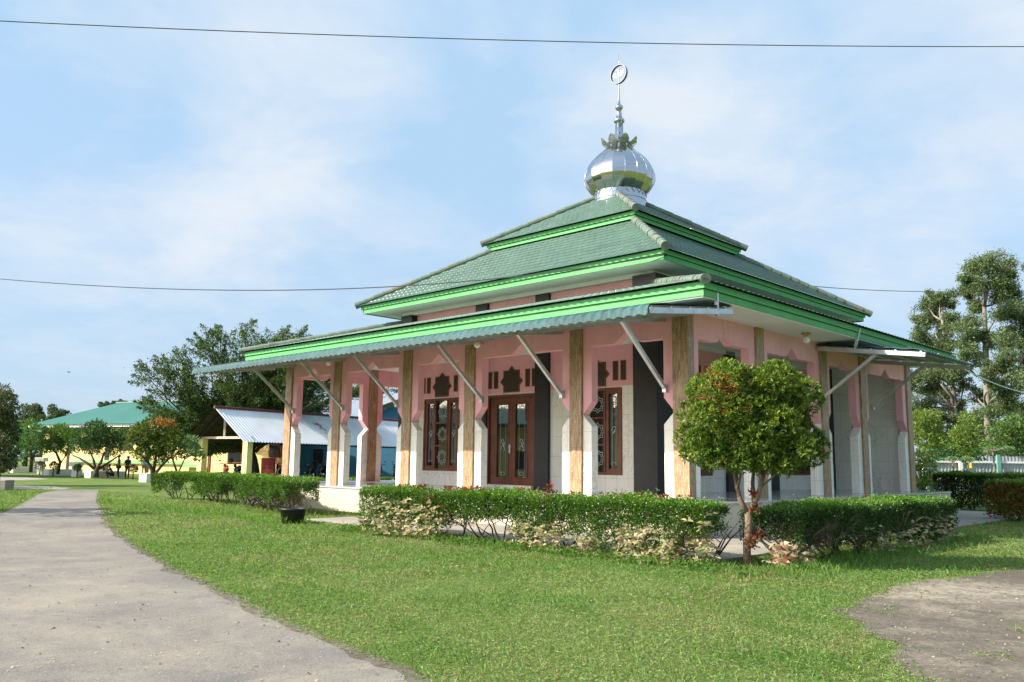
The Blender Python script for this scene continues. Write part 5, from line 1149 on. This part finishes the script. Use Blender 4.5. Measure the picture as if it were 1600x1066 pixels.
bikes = [(352, 62.0, 'r', 115, 'red motorbike under the shed behind the left yellow post'), (370, 62.5, 'b', 122, 'black motorbike under the shed just left of the tree trunk'), (436, 68, 'b', 118, 'black motorbike half hidden by the leftmost mosque column'), (486, 72, 'b', 122, 'black motorbike seen left of the second column, nearer of two'), (503, 74, 'b', 118, 'black motorbike tight against the second column of the mosque'), (594, 80, 'b', 280, 'black motorbike before the blue wall, left of two'), (617, 81, 'b', 285, 'black motorbike before the blue wall touching the third column')]
used = set()
for x, Y, k, a, lbl in bikes:
    src = pr if k == 'r' else pb; o = src if k not in used else copy_tree(src); used.add(k); p = at(x, 745, Y); o.location = (p[0], Y, 0); o.rotation_euler = (0, 0, R(a)); o.scale = (1.15, 1.15, 1.15); o['label'] = lbl
helmet(361, 720, 62.0, 'black helmet on the red motorbike behind the left yellow post'); helmet(384, 718, 62.2, 'black helmet on the mirror of the motorbike by the tree trunk'); helmet(594, 730, 79.6, 'black helmet on the left motorbike before the blue wall'); helmet(617, 729, 80.5, 'black helmet on the motorbike by the third column')
# ------------------------------------------------------------------ planters, pedestals and the rest of the left garden
def planter(px_, py, lbl, lx, ly, h):
    p = gnd(px_, py); b = thing('planter', p, lbl, 'planter', 'white planter boxes in a row', rz=math.atan2(V[1], V[0]))
    m = MB(); w = .14; m.box((0, 0, 0), (lx, w, h)); m.box((0, ly - w, 0), (lx, ly, h)); m.box((0, w, 0), (w, ly - w, h)); m.box((lx - w, w, 0), (lx, ly - w, h)); m.build('box', M_['planter'], b, bevel=.015); m = MB(); m.box((w, w, 0), (lx - w, ly - w, h - .06)); m.build('soil', M_['soil'], b)
planter(20, 739, 'white planter box farthest left, beside the light green tree', 2.6, 1.3, .55)
planter(76, 743.5, 'white planter box below the yellowish tree with the forked trunk', 2.6, 1.25, .52)
planter(141, 747.5, 'white planter box under the wide dark green tree', 2.6, 1.2, .52)
planter(228, 754, 'bright white planter box touching the far end of the long hedge', 2.2, 1.1, .55)
def pedestal(px_, y0, y1, Y, lbl):
    b = at(px_, y1, Y); b[2] = 0; h = at(px_, y0, Y)[2]; t = thing('pedestal', b, lbl, 'pedestal', 'white pedestals in the garden'); m = MB(); m.box((-.22, -.22, 0), (.22, .22, h - .35)); m.build('shaft', M_['planter'], t, bevel=.02); m = MB(); m.box((-.38, -.38, h - .35), (.38, .38, h)); m.build('basin', M_['planter'], t, bevel=.03)
pedestal(64, 715, 733, 74, 'white pedestal between the light green tree and the forked tree'); pedestal(118, 722, 739, 67, 'white pedestal left of the wide dark green tree')
def ball_shrub(px_, py, Y, r, lbl, cols=MG):
    b = at(px_, 740, Y); b[2] = 0; c = at(px_, py, Y) - b; k = r * Y / F_PX; small_tree('ball_shrub', b, lbl, 'shrub', [(0, 0, c[2], k, 1)], 420, .12, .5, cols, [[(0, 0, 0, .05), (0, 0, c[2], .03)]], 'small round shrubs')
ball_shrub(62, 729, 73, 7.5, 'round brownish shrub before the left white pedestal', [(.09, .07, .04), (.06, .07, .03)]); ball_shrub(83, 728, 69, 6, 'round clipped green shrub over the planter of the forked tree'); ball_shrub(120.5, 731, 65, 5, 'round dark green shrub before the right white pedestal'); ball_shrub(208, 733, 62, 6, 'round brown shrub just right of the two standing men', [(.12, .08, .05), (.09, .07, .04)]); ball_shrub(157, 736, 66, 6, 'dark maroon shrub at the foot of the wide dark green tree', [(.06, .03, .025), (.04, .03, .02)]); ball_shrub(14, 727, 76, 9, 'low green shrub in the farthest left planter')
b = thing('concrete_block', gnd(-2, 766.5), 'dark grey concrete block cut by the left edge of the view', 'block'); m = MB(); m.box((-.6, 0, 0), (.29, .7, .47)); m.build('block_body', M_['concrete'], b, bevel=.03)
# ------------------------------------------------------------------ people
def person(p, rz, label, shirt, trousers, h=1.68, pose='stand', arms=0):
    t = thing('person', p, label, 'person', None, rz); k = h / 1.68
    if pose == 'stand':
        J = dict(pel=(0, 0, .92), sp=(0, .01, 1.15), ch=(0, .01, 1.34), nk=(0, -.01, 1.46), hd=(0, -.03, 1.56), tp=(0, -.02, 1.66), ls=(-.17, 0, 1.38), le=(-.23, .03, 1.10), lw=(-.20, -.08 - .1 * arms, .88 + .12 * arms), rs=(.17, 0, 1.38), re=(.24, .03, 1.10), rw=(.20, -.10 - .1 * arms, .88 + .12 * arms), lh=(-.09, 0, .88), lk=(-.11, -.03, .48), la=(-.12, .02, .08), lt=(-.13, -.15, .04), rh=(.09, 0, .88), rk=(.11, -.01, .48), ra=(.11, .04, .08), rt=(.12, -.13, .04))
    else:
        J = dict(pel=(0, .12, .30), sp=(0, .08, .52), ch=(0, -.02, .70), nk=(0, -.08, .82), hd=(0, -.13, .92), tp=(0, -.13, 1.02), ls=(-.17, -.02, .74), le=(-.22, -.22, .54), lw=(-.12, -.36, .48), rs=(.17, -.02, .74), re=(.22, -.22, .54), rw=(.12, -.36, .48), lh=(-.10, .10, .30), lk=(-.14, -.30, .46), la=(-.13, -.12, .08), lt=(-.14, -.30, .04), rh=(.10, .10, .30), rk=(.14, -.30, .46), ra=(.13, -.12, .08), rt=(.14, -.30, .04))
    Rd = dict(pel=.13, sp=.12, ch=.14, nk=.055, hd=.095, tp=.06, ls=.06, le=.042, lw=.032, rs=.06, re=.042, rw=.032, lh=.085, lk=.055, la=.04, lt=.035, rh=.085, rk=.055, ra=.04, rt=.035)
    E_ = [('pel', 'sp'), ('sp', 'ch'), ('ch', 'nk'), ('nk', 'hd'), ('hd', 'tp'), ('ch', 'ls'), ('ls', 'le'), ('le', 'lw'), ('ch', 'rs'), ('rs', 're'), ('re', 'rw'), ('pel', 'lh'), ('lh', 'lk'), ('lk', 'la'), ('la', 'lt'), ('pel', 'rh'), ('rh', 'rk'), ('rk', 'ra'), ('ra', 'rt')]
    def skin(name, keys, mat, grow, parent, root):
        ks = [x for x in J if x in keys]; me = bpy.data.meshes.new(name); me.from_pydata([tuple(c * k for c in J[x]) for x in ks], [(ks.index(a), ks.index(b_)) for a, b_ in E_ if a in ks and b_ in ks], []); me.materials.append(M_[mat])
        o = bpy.data.objects.new(name, me); COL.objects.link(o); o.parent = parent; o.modifiers.new('skin', 'SKIN')
        for i, x in enumerate(ks): r = Rd[x] * k * grow; me.skin_vertices[0].data[i].radius = (r, r * (.8 if x in ('ch', 'sp', 'pel') else 1)); me.skin_vertices[0].data[i].use_root = x == root
        s_ = o.modifiers.new('sub', 'SUBSURF'); s_.levels = s_.render_levels = 1; return o
    body = skin('body', set(J), 'skin', 1.0, t, 'pel')
    skin('shirt', {'pel', 'sp', 'ch', 'ls', 'le', 'rs', 're'}, shirt, 1.14, t, 'ch'); skin('trousers', {'pel', 'lh', 'lk', 'la', 'rh', 'rk', 'ra'}, trousers, 1.2, t, 'pel')
    hd = np.array(J['hd']) * k; m = MB(); m.lathe([(.075, -.02), (.108, .02), (.105, .07), (.07, .12), (.01, .135)], (hd[0], hd[1] + .015, hd[2] + .01), 12); m.build('hair', M_['hair'], t, smooth=True)
    for s_ in (-1, 1):                                        # hand with five fingers
        w = np.array(J['lw' if s_ < 0 else 'rw']) * k; e = np.array(J['le' if s_ < 0 else 're']) * k; d = unit(w - e); m = MB(); m.tube([w - d * .02, w + d * .04, w + d * .085], [.026, .038, .030], 8)
        for i in range(4): o_ = np.array([0, (i - 1.5) * .018, 0]); m.tube([w + d * .075 + o_, w + d * .12 + o_ + np.array([0, -.005, 0]), w + d * (.15 + .01 * (i in (1, 2))) + o_ + np.array([-s_ * .015, -.01, 0])], [.009, .008, .006], 5)
        m.tube([w + d * .02 + np.array([0, -.03, 0]), w + d * .06 + np.array([0, -.055, 0]), w + d * .09 + np.array([0, -.055, 0])], [.012, .010, .007], 5); m.build('hand', M_['skin'], t)
    m = MB(); m.lathe([(.0, -.03), (.016, -.015), (.010, .03), (0, .035)], (hd[0], hd[1] - .10 * k, hd[2] - .01), 6)
    for s_ in (-1, 1): m.lathe([(0, -.03), (.018, 0), (0, .03)], (hd[0] + s_ * .098 * k, hd[1], hd[2]), 6)
    m.build('nose_and_ears', M_['skin'], t)
    m = MB()
    for s_ in (-1, 1): m.lathe([(0, -.008), (.011, 0), (0, .008)], (hd[0] + s_ * .035, hd[1] - .088 * k, hd[2] + .02), 6)
    m.box((hd[0] - .025, hd[1] - .092 * k, hd[2] - .052), (hd[0] + .025, hd[1] - .08 * k, hd[2] - .045)); m.build('eyes_and_mouth', M_['hair'], t); return t
def pg(x, y): p = gnd(x, y); p[2] = 0; return p
person(pg(184, 748.5), R(-75), 'standing man in a grey shirt and dark trousers, seen from the side', 'cloth_grey', 'cloth_dark', 1.70, arms=1)
person(pg(198, 748.5), R(170), 'standing man in black clothes seen from behind', 'cloth_dark', 'cloth_dark', 1.64, arms=1)
person(pg(224, 746), R(40), 'standing person in a pale blue shirt and khaki trousers behind the topiary trunk', 'cloth_blue', 'cloth_khaki', 1.62)
person(pg(172, 747.8), R(-60), 'crouching person in dark clothes beside the planter, next to the standing men', 'cloth_maroon', 'cloth_dark', 1.66, 'crouch')
# ------------------------------------------------------------------ zinc fence, right
Yf = 55.0; fx = at(1500, 700, Yf)[0]; fe = thing('zinc_fence', (fx, Yf, 0), 'grey corrugated zinc fence with white rails behind the garden on the right', 'fence')
zt = at(1530, 713, Yf)[2]; x0, x1 = at(1415, 700, Yf)[0] - fx, at(1760, 700, Yf)[0] - fx
m = MB(); p_ = .22; xs = np.arange(x0, x1, p_ / 4); NA = len(xs); m.add([(x, .018 * math.cos(2 * math.pi * x / p_), z) for z in (.02, zt) for x in xs], [(j, j + 1, NA + j + 1, NA + j) for j in range(NA - 1)]); P('sheet', m, M_['fence_sheet'], fe)
for py in (722, 749): z = at(1530, py, Yf)[2]; m = MB(); m.box((x0, -.14, z - .06), (x1, -.05, z + .06)); P('rail', m, M_['rail_white'], fe)
for px_ in (1440, 1497, 1556, 1612, 1670): x = at(px_, 700, Yf)[0] - fx; m = MB(); m.box((x - .11, -.26, 0), (x + .11, -.145, zt + .1)); P('post', m, M_['post_green'] if px_ == 1556 else M_['rail_white'], fe)
p = at(1519, 728, 54); t = thing('yellow_cloth', p, 'small yellow cloth hanging on the zinc fence', 'cloth'); m = MB(); vs = []; 
for i in range(6):
    for j in range(5): vs.append(((i / 5 - .5) * (.25 + .75 * j / 4) * .42 - .1, .06 * math.sin(i * 1.7), .34 - j * .12))
m.add(vs, [(i * 5 + j, (i + 1) * 5 + j, (i + 1) * 5 + j + 1, i * 5 + j + 1) for i in range(5) for j in range(4)]); o = m.build('cloth_sheet', M_['yellow_cloth'], t); md = o.modifiers.new('sol', 'SOLIDIFY'); md.thickness = .01
# ------------------------------------------------------------------ house across the road (it shows in the door glass), trees that shade the road
ph = thing('yellow_house', (-30, 27.5, 0), 'low yellow house across the road with a green tiled roof, reflected in the door', 'house', rz=R(8))
m = MB(); m.box((-4, -8, 0), (0, 8, 4.0)); m.build('wall', M_['yellow_wall'], ph); m = MB(); m.prism([(-7.5, 3.9), (-7.5, 4.05), (-3, 5.3), (1.0, 4.05), (1.0, 3.9)], lambda a, o, z: (a + .4, o, z), -8.8, 8.8); m.build('roof', M_['green_roof_far'], ph)
for y in (-5, -1.6, 5): m = MB(); m.box((.0, y - .6, 1.1), (.05, y + .6, 2.3)); w = m.build('window', M_['wood'], ph); m = MB(); m.box((.04, y - .5, 1.2), (.07, y + .5, 2.2)); m.build('pane', M_['dark_win'], w)
def road_tree(x, y, h, r, lbl, n=1500):
    lob = [(rng.normal() * r * .5, rng.normal() * r * .5, h + rng.normal() * .5, r * rng.uniform(.35, .6)) for _ in range(9)]
    small_tree('roadside_tree', (x, y, 0), lbl, 'tree', lob, n, .3, .45, MG, [[(0, 0, 0, .2), (.1, .1, h, .1)]], 'trees left of the road, outside the view')
road_tree(-20.0, 23.6, 4.4, 1.7, 'bushy tree left of the road that shades the asphalt, nearer one'); road_tree(-31, 41, 4.0, 1.9, 'bushy tree left of the road farther away that shades the grass')
road_tree(-40, 21, 6.5, 4.5, 'tall dark tree behind the house across the road, left one', 3500); road_tree(-41, 29, 7.0, 4.8, 'tall dark tree behind the house across the road, middle one', 3500); road_tree(-39, 38, 6.5, 4.5, 'tall dark tree behind the house across the road, right one', 3500)
# ------------------------------------------------------------------ wires
def wire(pts, r, label, name='overhead_wire', mat='wire', group=None):
    m = MB(); m.tube(pts, r, 6); o = m.build(name, M_[mat]); return tag(o, label, 'wire', group)
def span(a, b, sag, n=40): a, b = np.array(a), np.array(b); return [a + (b - a) * f - np.array([0, 0, 4 * sag * f * (1 - f)]) for f in np.linspace(0, 1, n)]
a, b = at(0, 33, 15.0), at(1600, 73, 17.0); d = b - a; c = at(800, 43.5, 16.0); 
wire(span(a - d * .7, b + d * .7, 1.0) if False else [a + d * f + np.array([0, 0, .55 * (f - .5) ** 2 - .137]) for f in np.linspace(-.8, 1.8, 50)], .009, 'single thin overhead wire high across the whole sky', group=None)
hook = ST(1.75, 1.75, 7.05)
a = at(0, 436, 36.0); mm_ = at(480, 453, 29.0); e = hook
pts = []
for f in np.linspace(-.5, 1, 44):
    # quadratic through a (0), mm_ (.5), hook (1)
    l0, l1, l2 = (f - .5) * (f - 1) / .5, f * (f - 1) / -.25, f * (f - .5) / .5; pts.append(a * l0 + mm_ * l1 + e * l2)
wire(pts, .016, 'twisted black cable sagging from the left to the corner of the middle roof', group='black service cables'); 
e2_ = at(1476, 456, 45.0); m2 = at(1256, 446, 33.0)
pts = []
for f in np.linspace(0, 1.5, 44): l0, l1, l2 = (f - .5) * (f - 1) / .5, f * (f - 1) / -.25, f * (f - .5) / .5; pts.append(hook * l0 + m2 * l1 + e2_ * l2)
wire(pts, .016, 'black cable running from the middle roof corner past the tall tree on the right', group='black service cables')
r0 = at(1466, 553, 25.4); wire(span(r0, at(1630, 618, 31.0), .25), .017, 'white rope tied to the corner of the right-hand awning', 'rope', 'white_rope')
# bird
p = at(108, 582, 90); t = thing('bird', p, 'tiny dark bird flying above the green roof', 'bird'); m = MB(); m.tube([(-.16, 0, 0), (-.04, 0, .01), (.09, 0, .02), (.15, 0, .03)], [.015, .045, .04, .015], 6)
for s_ in (-1, 1): m.add([(-.05, s_ * .05, .02), (.08, s_ * .05, .02), (.02, s_ * .25, .11), (-.07, s_ * .42, .05), (-.06, s_ * .2, .07)], [(0, 1, 2, 4), (4, 2, 3)])
m.build('body', M_['bird'], t)
# ------------------------------------------------------------------ light
SUN_AZ, SUN_EL = R(-105), R(34.6)
sd = Vector((math.sin(SUN_AZ) * math.cos(SUN_EL), math.cos(SUN_AZ) * math.cos(SUN_EL), math.sin(SUN_EL)))
ld = bpy.data.lights.new('sun', 'SUN'); ld.energy = 4.7; ld.angle = R(.55); ld.color = (1, .93, .82); lo = bpy.data.objects.new('sun', ld); COL.objects.link(lo); lo.rotation_euler = sd.to_track_quat('Z', 'Y').to_euler()
w = bpy.data.worlds.new('World'); sc.world = w; w.use_nodes = True; nt = w.node_tree; bg = nt.nodes['Background']
sky = nt.nodes.new('ShaderNodeTexSky'); sky.sky_type = 'NISHITA'; sky.sun_disc = False; sky.sun_elevation = SUN_EL; sky.sun_rotation = SUN_AZ; sky.air_density = 1.0; sky.dust_density = 1.3; sky.ozone_density = 1.6; sky.altitude = 50
tc = nt.nodes.new('ShaderNodeTexCoord'); dirv = tc.outputs['Generated']
sep = nd(nt, 'ShaderNodeSeparateXYZ'); lk(nt, dirv, sep.inputs[0])
den = math_(nt, 'ADD', math_(nt, 'MAXIMUM', sep.outputs[2], 0.0), .22)
dv = nd(nt, 'ShaderNodeVectorMath', operation='DIVIDE'); cmb = nd(nt, 'ShaderNodeCombineXYZ')
for i in range(3): lk(nt, den, cmb.inputs[i])
lk(nt, dirv, dv.inputs[0]); lk(nt, cmb.outputs[0], dv.inputs[1])
mp = nd(nt, 'ShaderNodeMapping'); mp.inputs['Location'].default_value = (3.1, 1.7, 0); mp.inputs['Scale'].default_value = (1, 1, .6); lk(nt, dv.outputs[0], mp.inputs['Vector'])
c1 = noise(nt, mp.outputs['Vector'], 2.1, 10, .60, .25); c2 = noise(nt, mp.outputs['Vector'], .8, 4, .5)
cl = math_(nt, 'ADD', math_(nt, 'MULTIPLY', c1, .72), math_(nt, 'MULTIPLY', c2, .38))
# broad cloud banks standing in these directions
bank = None
for (px_, py_, r0, r1, k) in ((1130, 215, 2, 12, .19), (960, 250, 1, 9, .15), (500, 40, 2, 9, .09), (430, 350, 1, 10, .07), (1560, 60, 3, 15, .17), (1400, 250, 1, 11, .12), (70, 120, 1, 8, .05), (60, 400, 1, 7, .08), (700, 480, 1, 12, .06)):
    d_ = ray(px_, py_); d_ = d_ / np.linalg.norm(d_); q_ = nd(nt, 'ShaderNodeVectorMath', operation='DOT_PRODUCT'); lk(nt, dirv, q_.inputs[0]); q_.inputs[1].default_value = tuple(d_)
    mr = nd(nt, 'ShaderNodeMapRange', interpolation_type='SMOOTHSTEP'); lk(nt, q_.outputs['Value'], mr.inputs[0]); mr.inputs[1].default_value = math.cos(R(r1)); mr.inputs[2].default_value = math.cos(R(r0)); mr.inputs[3].default_value = 0; mr.inputs[4].default_value = k
    bank = mr.outputs[0] if bank is None else math_(nt, 'MAXIMUM', bank, mr.outputs[0])
cl = math_(nt, 'ADD', cl, bank)
mask = ramp(nt, cl, [(.54, 0), (.66, .42), (.80, 1)])
horizon = ramp(nt, sep.outputs[2], [(0, .9), (.10, .5), (.32, 0)])
dt = nd(nt, 'ShaderNodeVectorMath', operation='DOT_PRODUCT'); lk(nt, dirv, dt.inputs[0]); dt.inputs[1].default_value = tuple(sd)
glow = ramp(nt, dt.outputs['Value'], [(.50, 0), (.72, .7), (.92, 1)])      # hazy brightness round the sun
blue = mixc(nt, 1.0, sky.outputs[0], (1.70, 2.62, 3.70), 'LIGHTEN')
blue = mixc(nt, math_(nt, 'MULTIPLY', math_(nt, 'SUBTRACT', 1.0, glow), .82), blue, (1.92, 2.78, 3.74))
blue = mixc(nt, math_(nt, 'MULTIPLY', horizon, math_(nt, 'SUBTRACT', 1.0, glow)), blue, (2.18, 2.78, 3.38))
cloud = mixc(nt, 1.0, blue, (3.15, 3.45, 3.82), 'LIGHTEN')
out = mixc(nt, mask, blue, cloud)
out = mixc(nt, math_(nt, 'MULTIPLY', glow, .8), out, mixc(nt, 1.0, out, (1.7, 1.6, 1.5), 'MULTIPLY')); lk(nt, out, bg.inputs['Color']); bg.inputs['Strength'].default_value = .13
vs_ = sc.view_settings; vs_.view_transform = 'Standard'; vs_.look = 'None'; vs_.exposure = 0.95; vs_.gamma = 1
sc.cycles.max_bounces = 6; sc.cycles.transparent_max_bounces = 6; sc.cycles.use_denoising = True
